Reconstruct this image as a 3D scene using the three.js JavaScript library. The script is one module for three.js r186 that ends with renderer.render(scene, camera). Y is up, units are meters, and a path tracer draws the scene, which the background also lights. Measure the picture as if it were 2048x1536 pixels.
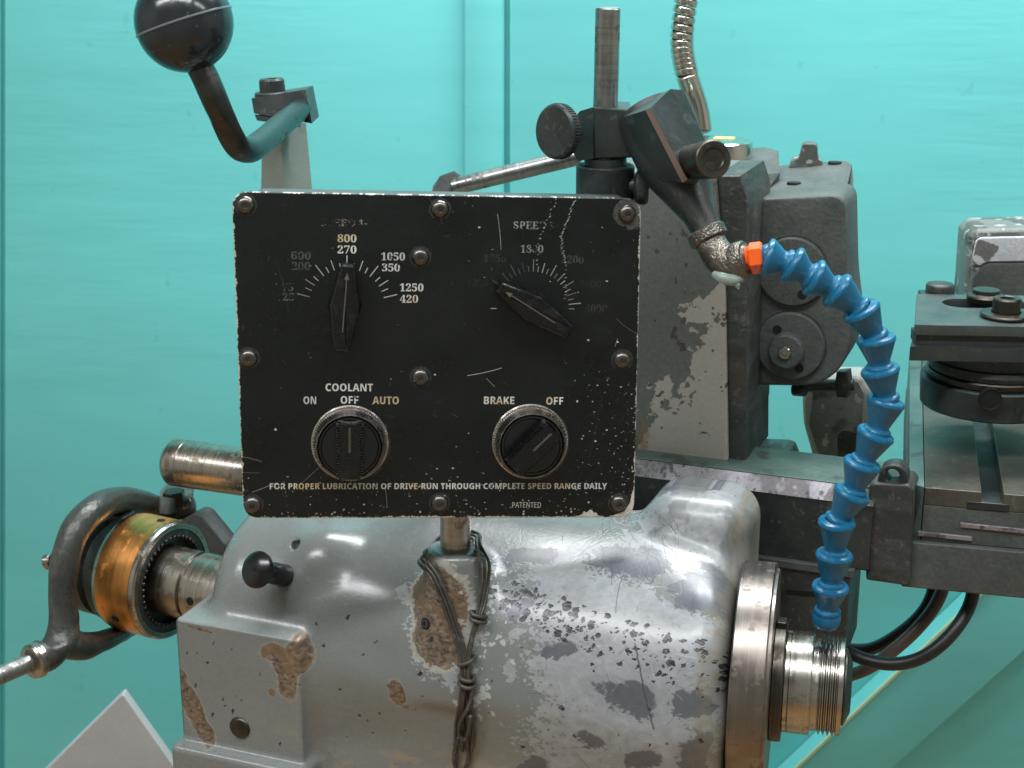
import * as THREE from 'three';
import { mergeGeometries, mergeVertices, toCreasedNormals } from 'three/addons/utils/BufferGeometryUtils.js';
import { ConvexGeometry } from 'three/addons/geometries/ConvexGeometry.js';
import { RoundedBoxGeometry } from 'three/addons/geometries/RoundedBoxGeometry.js';
import { RectAreaLightUniformsLib } from 'three/addons/lights/RectAreaLightUniformsLib.js';

// ---------------------------------------------------------------- camera, lights, exposure
const scene = new THREE.Scene();
const V = (x, y, z) => new THREE.Vector3(x, y, z);
const PITCH = THREE.MathUtils.degToRad(16.6), FOC = 3072;          // focal length in 2048-wide pixels
const CAM = V(0, 1.5, 0.9);
const camera = new THREE.PerspectiveCamera(2 * Math.atan(768 / FOC) * 180 / Math.PI, 4 / 3, 0.02, 30);
camera.position.copy(CAM); camera.rotation.x = -PITCH; scene.add(camera);
const renderer = new THREE.WebGLRenderer();
renderer.setSize(1024, 768);
renderer.toneMapping = THREE.LinearToneMapping;
renderer.toneMappingExposure = 2.05;
camera.focus = 0.9; camera.userData.fStop = 18;
renderer.shadowMap.enabled = true;
RectAreaLightUniformsLib.init();
const LAMPS = [                                                       // ceiling fixtures, then one added by the wall: x, y, z, length, width, radiance
  [-0.65, 2.66, 0.88, 2.3, 0.22, 11.5], [1.3, 2.66, 0.88, 1.15, 0.22, 6],
  [0.3, 2.3, -0.3, 1.1, 0.2, 15.5],  // unseen lamp, added to make the wall brightest at its top
];

// ---------------------------------------------------------------- geometry helpers
const RT = V(1, 0, 0), UP = V(0, Math.cos(PITCH), -Math.sin(PITCH)), FW = V(0, -Math.sin(PITCH), -Math.cos(PITCH));
const at = (px, py, d) => CAM.clone().addScaledVector(RT, (px - 1024) / FOC * d).addScaledVector(UP, -(py - 768) / FOC * d).addScaledVector(FW, d);
let seed = 7; const rnd = () => { seed = (seed * 1664525 + 1013904223) >>> 0; return seed / 4294967296; };
const rr = (a, b) => a + (b - a) * rnd();
class Frame {
  constructor(o, x, y) { this.o = o.clone(); this.x = x.clone().normalize(); this.y = y.clone().addScaledVector(this.x, -y.dot(this.x)).normalize(); this.z = this.x.clone().cross(this.y); }
  get m() { return new THREE.Matrix4().makeBasis(this.x, this.y, this.z).setPosition(this.o); }
  l(px, py, z = 0) { const p = at(px, py, 1).sub(CAM); const t = (this.o.clone().sub(CAM).dot(this.z) + z) / p.dot(this.z); const q = CAM.clone().addScaledVector(p, t).sub(this.o); return new THREE.Vector2(q.dot(this.x), q.dot(this.y)); }
  w(x, y, z = 0) { return this.o.clone().addScaledVector(this.x, x).addScaledVector(this.y, y).addScaledVector(this.z, z); }
  toL(p) { const q = p.clone().sub(this.o); return V(q.dot(this.x), q.dot(this.y), q.dot(this.z)); }
}
const RAD = Math.PI / 180;
function frameAt(px, py, d, yaw = 20.8, tilt = 0) {
  const a = yaw * RAD, x = V(Math.cos(a), 0, Math.sin(a)), z0 = V(-Math.sin(a), 0, Math.cos(a));
  const y = V(0, Math.cos(tilt * RAD), 0).addScaledVector(z0, -Math.sin(tilt * RAD));
  return new Frame(at(px, py, d), x, y);
}
function roundShape(pts, r = 0) {
  const s = new THREE.Shape(), n = pts.length;
  for (let i = 0; i < n; i++) {
    const p = pts[i], a = pts[(i + n - 1) % n], b = pts[(i + 1) % n], ri = Array.isArray(r) ? r[i] : r;
    if (!ri) { i ? s.lineTo(p.x, p.y) : s.moveTo(p.x, p.y); continue; }
    const da = a.clone().sub(p), db = b.clone().sub(p), k = Math.min(ri, da.length() * .48, db.length() * .48);
    const u = p.clone().addScaledVector(da.normalize(), k), w = p.clone().addScaledVector(db.normalize(), k);
    i ? s.lineTo(u.x, u.y) : s.moveTo(u.x, u.y); s.quadraticCurveTo(p.x, p.y, w.x, w.y);
  }
  s.closePath(); return s;
}
function extrude(shape, thick, bev = .001, z = 0, cs = 12) {                      // front face at z, back at z - thick
  const g = new THREE.ExtrudeGeometry(shape, { depth: Math.max(thick - 2 * bev, 1e-4), bevelEnabled: bev > 0, bevelThickness: bev, bevelSize: bev, bevelOffset: -bev, bevelSegments: 3, curveSegments: cs });
  g.translate(0, 0, z - thick + bev); return g;
}
function slab(fr, pxs, thick, o = {}) {
  const pts = pxs.map(([a, b]) => fr.l(a, b, o.z || 0));
  if (THREE.ShapeUtils.isClockWise(pts)) pts.reverse();
  const s = roundShape(pts, o.r || 0);
  for (const [hx, hy, hr] of o.holes || []) { const c = fr.l(hx, hy, o.z || 0), h = new THREE.Path(); h.absarc(c.x, c.y, hr, 0, 7, true); s.holes.push(h); }
  return crease(extrude(s, thick, o.bev ?? .001, o.z || 0).applyMatrix4(fr.m), 30);
}
const crease = (g, deg = 35) => { g.scale(1000, 1000, 1000); const r = toCreasedNormals(g, deg * RAD); r.scale(.001, .001, .001); return r; };   // millimetres: the weld tolerance is absolute
function rev(o, dir, prof, seg = 64, deg = 32) {                      // prof: [t along dir, radius]
  const pts = prof.map(([t, r]) => new THREE.Vector2(Math.max(r, 1e-5), t));
  let g = new THREE.LatheGeometry(pts, seg);
  const uv = g.attributes.uv, n = pts.length; let len = [0], rm = 0;
  pts.forEach((p, i) => { if (i) len.push(len[i - 1] + p.distanceTo(pts[i - 1])); rm = Math.max(rm, p.x); });
  for (let i = 0; i <= seg; i++) for (let j = 0; j < n; j++) uv.setXY(i * n + j, i / seg * rm * 6.283, len[j]);
  if (g.index) { let area = 0; for (let j = 1; j < n; j++) area += (pts[j].y - pts[j - 1].y) * (pts[j].x + pts[j - 1].x); }
  g.userData.keepUV = true;
  g = crease(g, deg);
  const q = new THREE.Quaternion().setFromUnitVectors(V(0, 1, 0), dir.clone().normalize());
  g.applyQuaternion(q); g.translate(o.x, o.y, o.z); g.userData.keepUV = true; return g;
}
function cyl(a, b, r0, r1 = r0, bev = .0008, seg = 48) {
  const d = b.clone().sub(a), L = d.length();
  return rev(a, d, [[0, 0], [0, r0 - bev], [bev, r0], [L - bev, r1], [L, r1 - bev], [L, 0]], seg);
}
function sweep(ptsR, seg = 80, m = 16, closed = false) {              // ptsR: [Vector3, radius]
  const c = new THREE.CatmullRomCurve3(ptsR.map(p => p[0]), closed, 'centripetal');
  const n = ptsR.length, fr = c.computeFrenetFrames(seg, closed), pos = [], uv = [], idx = [];
  const rad = u => { const k = Math.min(u * (n - 1), n - 1.0001), i = Math.floor(k), f = k - i, s = f * f * (3 - 2 * f); return ptsR[i][1] * (1 - s) + ptsR[i + 1][1] * s; };
  const L = c.getLength(); const rings = [];
  const ringAt = (u, k, r, off) => { const p = c.getPoint(u), i0 = pos.length / 3; const t = fr.tangents[k]; p.addScaledVector(t, off);
    for (let j = 0; j <= m; j++) { const a = j / m * Math.PI * 2, w = p.clone().addScaledVector(fr.normals[k], Math.cos(a) * r).addScaledVector(fr.binormals[k], Math.sin(a) * r); pos.push(w.x, w.y, w.z); uv.push(j / m * 6.283 * Math.max(r, .001), u * L + off); } rings.push(i0); };
  if (!closed) { const r = rad(0); for (const [q, s] of [[.02, 1], [.5, .87], [.87, .5]]) ringAt(0, 0, r * q, -r * s * .35); }
  for (let i = 0; i <= seg; i++) ringAt(i / seg, i, rad(i / seg), 0);
  if (!closed) { const r = rad(1); for (const [q, s] of [[.87, .5], [.5, .87], [.02, 1]]) ringAt(1, seg, r * q, r * s * .35); }
  for (let k = 0; k + 1 < rings.length; k++) for (let j = 0; j < m; j++) { const a = rings[k] + j, b = rings[k + 1] + j; idx.push(a, a + 1, b, b, a + 1, b + 1); }
  const g = new THREE.BufferGeometry(); g.setAttribute('position', new THREE.Float32BufferAttribute(pos, 3)); g.setAttribute('uv', new THREE.Float32BufferAttribute(uv, 2)); g.setIndex(idx); g.computeVertexNormals(); g.userData.keepUV = true; return g;
}
const convex = (pts, deg = 20) => crease(new ConvexGeometry(pts), deg);
function boxUV(g) {
  if (g.userData.keepUV) return g;
  const k = g.index ? g.toNonIndexed() : g; const p = k.attributes.position; if (!k.attributes.normal) k.computeVertexNormals();
  const uv = new Float32Array(p.count * 2), a = V(), b = V(), c = V(), n = V();
  for (let i = 0; i < p.count; i += 3) {
    a.fromBufferAttribute(p, i); b.fromBufferAttribute(p, i + 1); c.fromBufferAttribute(p, i + 2);
    n.copy(b).sub(a).cross(c.clone().sub(a)); const ax = Math.abs(n.x), ay = Math.abs(n.y), az = Math.abs(n.z);
    [a, b, c].forEach((q, j) => { const [s, t] = ay >= ax && ay >= az ? [q.x, q.z] : ax >= az ? [q.z, q.y] : [q.x, q.y]; uv[(i + j) * 2] = s; uv[(i + j) * 2 + 1] = t; });
  }
  k.setAttribute('uv', new THREE.BufferAttribute(uv, 2)); return k;
}
function box(fr, x0, x1, y0, y1, z0, z1, r = .001) {
  const g = new RoundedBoxGeometry(x1 - x0, y1 - y0, z1 - z0, 2, Math.min(r, (x1 - x0) * .45, (y1 - y0) * .45, (z1 - z0) * .45));
  g.translate((x0 + x1) / 2, (y0 + y1) / 2, (z0 + z1) / 2); return g.applyMatrix4(fr.m);
}
function merge(gs) { return mergeGeometries(gs.map(g => { const b = boxUV(g); const k = b.index ? b.toNonIndexed() : b; for (const n of Object.keys(k.attributes)) if (!['position', 'normal', 'uv'].includes(n)) k.deleteAttribute(n); return k; })); }

const names = {};
const numbered = n => { names[n] = (names[n] ?? -1) + 1; return names[n] ? n + '_' + String(names[n]).padStart(3, '0') : n; };
function thing(name, label, category, base, group) {
  const g = new THREE.Group(); g.name = numbered(name); g.position.copy(base); scene.add(g);
  g.userData = { label, category }; if (group) g.userData.group = group; return g;
}
function part(parent, name, geo, mat, label) {                        // geo in world coordinates
  const root = []; let o = parent; while (o && o !== scene) { root.push(o); o = o.parent; }
  const g = Array.isArray(geo) ? merge(geo) : boxUV(geo);
  const off = V(0, 0, 0); root.forEach(r => off.add(r.position));
  g.translate(-off.x, -off.y, -off.z);
  const m = new THREE.Mesh(g, mat); m.name = name; m.castShadow = m.receiveShadow = true; parent.add(m);
  if (label) m.userData.label = label; return m;
}
function structure(name, geo, mat) { const m = part(scene, name, geo, mat); m.userData.kind = 'structure'; return m; }

// ---------------------------------------------------------------- textures
const NT = new Float32Array(65536); { const s0 = seed; seed = 12345; for (let i = 0; i < 65536; i++) NT[i] = rnd(); seed = s0; }
function vn(x, y, per, s, perY = per) {
  const xi = Math.floor(x), yi = Math.floor(y); let fx = x - xi, fy = y - yi; fx = fx * fx * (3 - 2 * fx); fy = fy * fy * (3 - 2 * fy);
  const sx = s * 57, sy = s * 131, x0 = (xi % per + sx) & 255, x1 = ((xi + 1) % per + sx) & 255, y0 = ((yi % perY + sy) & 255) << 8, y1 = (((yi + 1) % perY + sy) & 255) << 8;
  const a = NT[x0 | y0], b = NT[x1 | y0], c = NT[x0 | y1], d = NT[x1 | y1];
  return a + (b - a) * fx + (c - a) * fy + (a - b - c + d) * fx * fy;
}
function fbm(u, v, f, oct, s, fy = f) { let t = 0, a = .5, n = 0; for (let i = 0; i < oct; i++) { t += a * vn(u * f, v * fy, f, s + i * 17, fy); n += a; a *= .55; f *= 2; fy *= 2; } return t / n; }
const sm = (a, b, x) => { const t = Math.min(1, Math.max(0, (x - a) / (b - a))); return t * t * (3 - 2 * t); };
function dtex(data, w, h, srgb, rep = 1) {
  const t = new THREE.DataTexture(data, w, h, THREE.RGBAFormat); t.wrapS = t.wrapT = THREE.RepeatWrapping; t.magFilter = THREE.LinearFilter; t.minFilter = THREE.LinearMipmapLinearFilter; t.generateMipmaps = true;
  if (srgb) t.colorSpace = THREE.SRGBColorSpace; t.repeat.set(rep, rep); t.needsUpdate = true; return t;
}
// fn(u, v) -> [r, g, b (0..255 sRGB), rough, metal, height 0..1]
function surf(size, tile, fn, o = {}) {
  const [w, h] = Array.isArray(size) ? size : [size, size], c = new Uint8Array(w * h * 4), m = new Uint8Array(w * h * 4), b = new Uint8Array(w * h * 4);
  const q = x => Math.max(0, Math.min(255, Math.round(x)));
  for (let y = 0; y < h; y++) for (let x = 0; x < w; x++) {
    const r = fn(x / w, y / h, x, y), i = (y * w + x) * 4;
    c[i] = q(r[0]); c[i + 1] = q(r[1]); c[i + 2] = q(r[2]); c[i + 3] = 255;
    m[i] = 255; m[i + 1] = q(r[3] * 255); m[i + 2] = q(r[4] * 255); m[i + 3] = 255;
    b[i] = b[i + 1] = b[i + 2] = q(r[5] * 255); b[i + 3] = 255;
  }
  const rep = 1 / tile, mt = dtex(m, w, h, false, rep);
  const M = new (o.phys ? THREE.MeshPhysicalMaterial : THREE.MeshStandardMaterial)({ map: dtex(c, w, h, true, rep), roughnessMap: mt, roughness: 1, metalness: 1, metalnessMap: mt });
  if (o.bump) { M.bumpMap = dtex(b, w, h, false, rep); M.bumpScale = o.bump; }
  if (o.phys) Object.assign(M, o.phys);
  return M;
}
const mix = (a, b, t) => a.map((x, i) => x + (b[i] - x) * t);
// generic worn surface: base + layers thresholded from noise
function worn(base, layers, o = {}) {
  const sd = o.seed || 1;
  return surf(o.size || 320, o.tile || .16, (u, v) => {
    const n = fbm(u, v, 6, 5, sd), f = fbm(u, v, 90, 2, sd + 50);
    let c = [...base.c.map(x => x * (1 + (n - .5) * (base.vary ?? .35) + (f - .5) * (base.grain ?? .16))), base.r + (n - .5) * .25 + (f - .5) * .12, base.m, .5 + (f - .5) * (base.fine ?? .5) + (n - .5) * .4];
    layers.forEach((L, i) => {
      const k = fbm(u, v, L.f, L.o || 4, sd + 101 * (i + 1), L.fy || L.f), w = sm(L.t - (L.s || .02), L.t + (L.s || .02), k) * (L.a ?? 1);
      if (w > 0) c = mix(c, [...L.c.map(x => x * (1 + (f - .5) * .2)), L.r, L.m, L.h ?? c[5]], w);
    });
    return c;
  }, { bump: o.bump ?? .0003, phys: o.phys });
}
const plain = (c, r, m = 0, o = {}) => new THREE.MeshPhysicalMaterial({ color: new THREE.Color().setRGB(c[0] / 255, c[1] / 255, c[2] / 255, THREE.SRGBColorSpace), roughness: r, metalness: m, ...o });
const M = {};
M.black = worn({ c: [54, 61, 61], r: .42, m: .35, vary: .5 }, [{ f: 5, t: .6, s: .1, a: .45, c: [78, 76, 70], r: .5, m: .5 }, { f: 40, t: .72, s: .03, a: .6, c: [112, 110, 104], r: .35, m: .7 }], { seed: 3, bump: .00015 });
M.castdark = worn({ c: [80, 86, 84], r: .6, m: .1, vary: .45, fine: .9 }, [{ f: 7, t: .62, s: .1, a: .3, c: [80, 80, 76], r: .6, m: .1 }, { f: 40, t: .74, s: .04, a: .5, c: [104, 100, 92], r: .5, m: .3 }], { seed: 11, bump: .00035 });
M.yoke = worn({ c: [66, 68, 64], r: .34, m: .3, vary: .4, fine: .8 }, [{ f: 9, t: .6, s: .1, a: .4, c: [110, 106, 98], r: .32, m: .5 }], { seed: 19, bump: .0003 });
M.castpatch = worn({ c: [58, 61, 59], r: .5, m: .1, vary: .5, fine: .8 }, [{ f: 7, t: .66, s: .04, a: .5, c: [84, 70, 62], r: .7, m: .1, h: .4 }, { f: 6, fy: 18, t: .62, s: .1, a: .4, c: [92, 94, 92], r: .5, m: .1 }, { f: 40, t: .72, s: .03, a: .6, c: [112, 106, 98], r: .5, m: .2 }], { seed: 17, bump: .0003, tile: .14 });
M.paint = worn({ c: [158, 158, 152], r: .42, m: 0, vary: .14, fine: .25, grain: .05 }, [{ f: 5, t: .62, s: .12, a: .4, c: [140, 136, 122], r: .5, m: 0 }, { f: 22, t: .73, s: .015, c: [96, 92, 84], r: .6, m: .1, h: .2 }], { seed: 23, bump: .00025 });
M.paintdark = worn({ c: [112, 118, 114], r: .5, m: 0, vary: .3 }, [{ f: 8, t: .58, s: .05, a: .7, c: [70, 72, 68], r: .55, m: .1 }, { f: 22, t: .68, s: .02, c: [164, 164, 156], r: .5, m: 0, h: .3 }], { seed: 29, bump: .0003 });
M.bedtop = worn({ c: [92, 112, 106], r: .42, m: .4, vary: .3 }, [{ f: 12, t: .66, s: .03, a: .6, c: [70, 74, 72], r: .5, m: .4 }], { seed: 31, bump: .0002 });
M.bright = worn({ c: [158, 154, 160], r: .34, m: .65, vary: .3 }, [{ f: 9, t: .57, s: .04, a: .75, c: [92, 88, 90], r: .5, m: .5 }, { f: 30, t: .68, s: .02, a: .7, c: [60, 58, 58], r: .5, m: .5 }], { seed: 37, bump: .0001, tile: .12 });
function turned(c, r, o = {}) {                                       // v runs along the axis: fine tool lines
  const sd = o.seed || 5;
  return surf([256, 512], o.tile || .06, (u, v) => {
    const l = vn(.5, v * 220, 220, sd), l2 = vn(.5, v * 60, 60, sd + 1), n = fbm(u, v, 5, 4, sd + 2), st = sm(.64, .74, fbm(u, v, 14, 4, sd + 9));
    const k = 1 + (l - .5) * .1 + (l2 - .5) * .1 + (n - .5) * (o.vary ?? .25);
    return [...mix(c.map(x => x * k), o.stain || [92, 70, 50], st * (o.st ?? .5)), r + (n - .5) * .2 + (l2 - .5) * .08 + st * .2, 1, .5 + (l - .5) * .8];
  }, { bump: o.bump ?? .00006, phys: o.phys });
}
M.steel = turned([172, 168, 162], .24, { seed: 41, st: .2 });
M.steelold = turned([176, 168, 158], .3, { seed: 43, st: .4, stain: [96, 78, 62], tile: .1 });
M.flange = turned([140, 132, 126], .36, { seed: 47, st: .28, stain: [104, 90, 78], tile: .09, bump: .00003 });
M.rodlight = turned([158, 160, 158], .36, { seed: 58, st: .5, stain: [96, 92, 86], vary: .3, tile: .08 });
M.darksteel = turned([88, 84, 78], .4, { seed: 53, st: .4 });
M.rod = turned([78, 80, 79], .36, { seed: 59, st: .6, stain: [88, 82, 76], vary: .4, tile: .08 });
M.brass = turned([240, 170, 98], .34, { seed: 61, st: .25, stain: [176, 100, 46], vary: .22, tile: .08, bump: .00003 });
M.chrome = plain([206, 202, 194], .17, 1);
M.pipe = worn({ c: [118, 112, 104], r: .36, m: .75, vary: .45, fine: 1 }, [{ f: 14, t: .6, s: .05, a: .7, c: [66, 62, 58], r: .5, m: .6, h: .3 }], { seed: 67, bump: .0006, tile: .08 });
M.hole = plain([12, 12, 12], .8, 0);  // near black: flat discs and a slab carry the shade of openings as colour
M.knobblack = plain([15, 16, 18], .22, 0, { clearcoat: .3, clearcoatRoughness: .25 });
M.ball = worn({ c: [38, 44, 48], r: .18, m: 0, vary: .2, grain: .08 }, [{ f: 30, t: .72, s: .02, a: .5, c: [78, 80, 82], r: .5, m: 0 }], { seed: 71, bump: .00006 });
M.bakelite = worn({ c: [13, 14, 15], r: .24, m: 0, vary: .3 }, [{ f: 16, t: .64, s: .06, a: .35, c: [50, 47, 42], r: .6, m: 0 }], { seed: 73, bump: .0001, tile: .1 });
M.bezel = worn({ c: [178, 174, 168], r: .27, m: 1, vary: .2 }, [{ f: 10, t: .64, s: .08, a: .5, c: [92, 74, 62], r: .55, m: .5 }], { seed: 79, bump: .0001, tile: .1 });
M.screw = worn({ c: [104, 101, 99], r: .3, m: .9, vary: .4 }, [{ f: 12, t: .6, s: .06, a: .5, c: [96, 84, 74], r: .5, m: .7 }], { seed: 83, bump: .0001, tile: .08 });
M.rubber = plain([30, 32, 33], .42);
M.rubberbrown = plain([82, 72, 68], .38);
M.wire = worn({ c: [64, 62, 58], r: .36, m: 0, vary: .4 }, [{ f: 10, t: .6, s: .05, a: .6, c: [104, 96, 86], r: .5, m: 0 }], { seed: 89, bump: .0001, tile: .05 });
M.blue = worn({ c: [18, 95, 132], r: .32, m: 0, vary: .16, grain: .06, fine: .2 }, [{ f: 22, t: .66, s: .06, a: .28, c: [96, 140, 156], r: .5, m: 0 }], { seed: 137, bump: .00008, tile: .08 });
M.orange = plain([240, 96, 26], .36);
M.sealant = plain([188, 206, 196], .25, 0, { transmission: .55, thickness: .004, ior: 1.42 });
M.sticker = plain([186, 188, 120], .6);
M.brownedge = plain([104, 84, 74], .5, .4);
M.markline = plain([96, 89, 80], .5);
M.sheet = worn({ c: [176, 178, 178], r: .55, m: 0, vary: .08, grain: .04 }, [], { seed: 97, bump: .0001 });

// ---------------------------------------------------------------- the setting
const WALLF = frameAt(1024, 768, 1.47, 5);
const wallMat = surf([896, 896], .9, (u, v) => {
  const s = fbm(u, v, 9, 4, 201, 60), b = fbm(u, v, 3, 3, 203), f = fbm(u, v, 30, 3, 205, 300), d = sm(.83, .86, fbm(u, v, 60, 3, 207));
  const k = 1 + (s - .5) * .04 + (b - .5) * .1;
  const patch = sm(.42, .62, fbm(u, v, 3, 3, 211));
  return [...mix([106 * k, 199 * k, 199 * k], [80, 165, 164], d * .22), .42 + (s - .5) * .16, 0, .5 + ((s - .5) * .9 + (f - .5) * .35) * (.35 + .65 * patch)];
}, { bump: .0003 });
const wall = thing('painted_wall', 'turquoise brush painted boarded wall behind the machine', 'wall', WALLF.o);
{
  const f = WALLF, bd = (n, x0, x1, z = 0, th = .02) => part(wall, n, slab(f, [[x0, -420], [x1, -420], [x1, 2500], [x0, 2500]], th, { z, bev: n === 'batten' ? .004 : .0016 }), wallMat);
  bd('board', 9, 932); bd('board', 1019, 2700); bd('board', -900, -1); bd('batten', 926, 1007, .006, .026);
  part(wall, 'backing', slab(f, [[-900, -420], [2700, -420], [2700, 2500], [-900, 2500]], .02, { z: -.007, bev: 0 }), wallMat);
  part(wall, 'brace', slab(f, [[1390, 1728], [2262, 907], [2500, 900], [1571, 1728]], .032, { z: .0328, bev: .0016 }), wallMat, 'diagonal turquoise brace across the lower right of the wall');
  part(wall, 'pale_edge', slab(f, [[1388, 1726], [2260, 904], [2264, 909], [1393, 1731]], .003, { z: .0352, bev: .0008 }), plain([176, 206, 168], .5));  // thin pale strip along the upper left edge of the brace
}
structure('floor', box(new Frame(V(0, 0, 0), V(1, 0, 0), V(0, 1, 0)), -2.4, 2.4, -.1, 0, -.62, 2.7, .002), worn({ c: [188, 146, 102], r: .5, m: 0 }, [], { seed: 301, tile: .8 }));
const roomMat = plain([204, 201, 194], .8), rearMat = plain([176, 172, 164], .75);
const RF = new Frame(V(0, 0, 0), V(1, 0, 0), V(0, 1, 0));
structure('ceiling', box(RF, -2.4, 2.4, 2.75, 2.85, -.75, 2.7, .002), roomMat);
structure('rear_wall', box(RF, -2.4, 2.4, 0, 2.75, 2.7, 2.8, .002), rearMat);
structure('side_wall', box(RF, -2.5, -2.4, 0, 2.75, -.75, 2.8, .002), roomMat);
structure('side_wall', box(RF, 2.4, 2.5, 0, 2.75, -.75, 2.8, .002), roomMat);
structure('far_wall', box(RF, -2.4, 2.4, 0, 2.75, -.86, -.76, .002), wallMat);
LAMPS.forEach(([x, y, z, w, h, L], i) => {
  const t = thing('overhead_lamp', ['flat white ceiling lamp above left of the machine', 'flat white ceiling lamp above right of the machine', 'added flat white lamp close to the turquoise wall'][i], 'lamp', V(x, y, z));
  part(t, 'housing', box(RF, x - w / 2 - .02, x + w / 2 + .02, y + .003, y + .085, z - h / 2 - .02, z + h / 2 + .02, .004), roomMat);
  const e = plain([255, 255, 255], .5); e.emissive = new THREE.Color(1, 1, 1); e.emissiveIntensity = 1.2;
  part(t, 'diffuser', box(RF, x - w / 2, x + w / 2, y - .001, y + .002, z - h / 2, z + h / 2, .0005), e);
  const l = new THREE.RectAreaLight(new THREE.Color(.94, .97, 1), L, w, h); l.position.set(x, y - .004, z); l.lookAt(x, 0, z); l.name = 'lamp_light'; scene.add(l);
});

// ---------------------------------------------------------------- lathe frame and headstock body
const AXA = at(346, 1158, 1.008), AXB = at(1664, 1383, .862);
const LF = new Frame(AXB, AXB.clone().sub(AXA), V(0, 1, 0));          // x along the spindle to the right, y up, z to the front
const HR = .067;
const sdBox = (x, y, z, cx, cy, cz, hx, hy, hz, r) => { const a = Math.abs(x - cx) - hx + r, b = Math.abs(y - cy) - hy + r, c = Math.abs(z - cz) - hz + r; const p = Math.max(a, 0), q = Math.max(b, 0), s = Math.max(c, 0); return Math.sqrt(p * p + q * q + s * s) + Math.min(Math.max(a, b, c), 0) - r; };
const smin = (a, b, k) => { const h = Math.max(k - Math.abs(a - b), 0) / k; return Math.min(a, b) - h * h * k * .25; };
const smax = (a, b, k) => -smin(-a, -b, k);
function sdHead(x, y, z) {
  const xr = x - .14 * z + .0555, rd = Math.sqrt(y * y + z * z), qx = Math.max(xr, -x - .37) + .022, qr = rd - HR + .022;   // cylinder x -0.37 .. -0.057
  let d = Math.hypot(Math.max(qx, 0), Math.max(qr, 0)) + Math.min(Math.max(qx, qr), 0) - .022;
  d = smin(d, sdBox(x, y, z, -.203, -.09, 0, .156, .09, .0615, .012), .02);
  d = smax(d, xr, .003);
  d += .00022 * (Math.sin(x * 88 + 2.4 * Math.sin(y * 61)) * Math.sin(z * 74 + y * 47) + Math.sin(x * 41 - y * 133) * .7);
  d = smin(d, sdBox(x, y, z, -.338, -.0575, .02, .0415, .0705, .055, .0014), .011);       // box at the left front
  d = smin(d, sdBox(x, y, z, -.338, -.108, .02, .046, .04, .0635, .004), .004);            // ledge under it
  const t = Math.max(0, Math.min(1, (.074 - y) / .075)), bw = .0165 + .0075 * t;             // boss that holds the post
  let b = Math.hypot(x + .209, (z - (.048 - .003 * t))) - bw; b = smax(b, Math.abs(y - .032) - .043, .006);
  d = smin(d, b, .012);
  d = smin(d, sdBox(x, y, z, -.17, .03, -.028, .1, .0455, .034, .03), .03);
  d = smin(d, sdBox(x, y, z, -.0865, .055, -.038, .0315, .043, .03, .02), .013);            // hump at the rear right
  d = smin(d, Math.hypot(x + .300, y - .048, (z - .03)) - .0125, .02);                      // swelling by the knob
  d = smax(d, .0035 - Math.hypot(x + .315, y - .0552, z - .0382), .002);
  return d;
}
function gradHead(x, y, z) { const e = .0006; return V(sdHead(x + e, y, z) - sdHead(x - e, y, z), sdHead(x, y + e, z) - sdHead(x, y - e, z), sdHead(x, y, z + e) - sdHead(x, y, z - e)).normalize(); }
function hit(px, py, lift = 0) {                                      // point on the casting seen along a ray, lifted off along its normal
  const dir = at(px, py, 1).sub(CAM).normalize(); let t = .7; let p;
  for (let i = 0; i < 160; i++) { p = LF.toL(CAM.clone().addScaledVector(dir, t)); const d = sdHead(p.x, p.y, p.z); if (d < 1e-5 || t > 1.4) break; t += d * .7; }
  const n = gradHead(p.x, p.y, p.z), w = LF.w(p.x, p.y, p.z), nw = LF.x.clone().multiplyScalar(n.x).addScaledVector(LF.y, n.y).addScaledVector(LF.z, n.z);
  return { p: w.addScaledVector(nw, lift), n: nw, l: p, ok: t < 1.3 };
}
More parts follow.
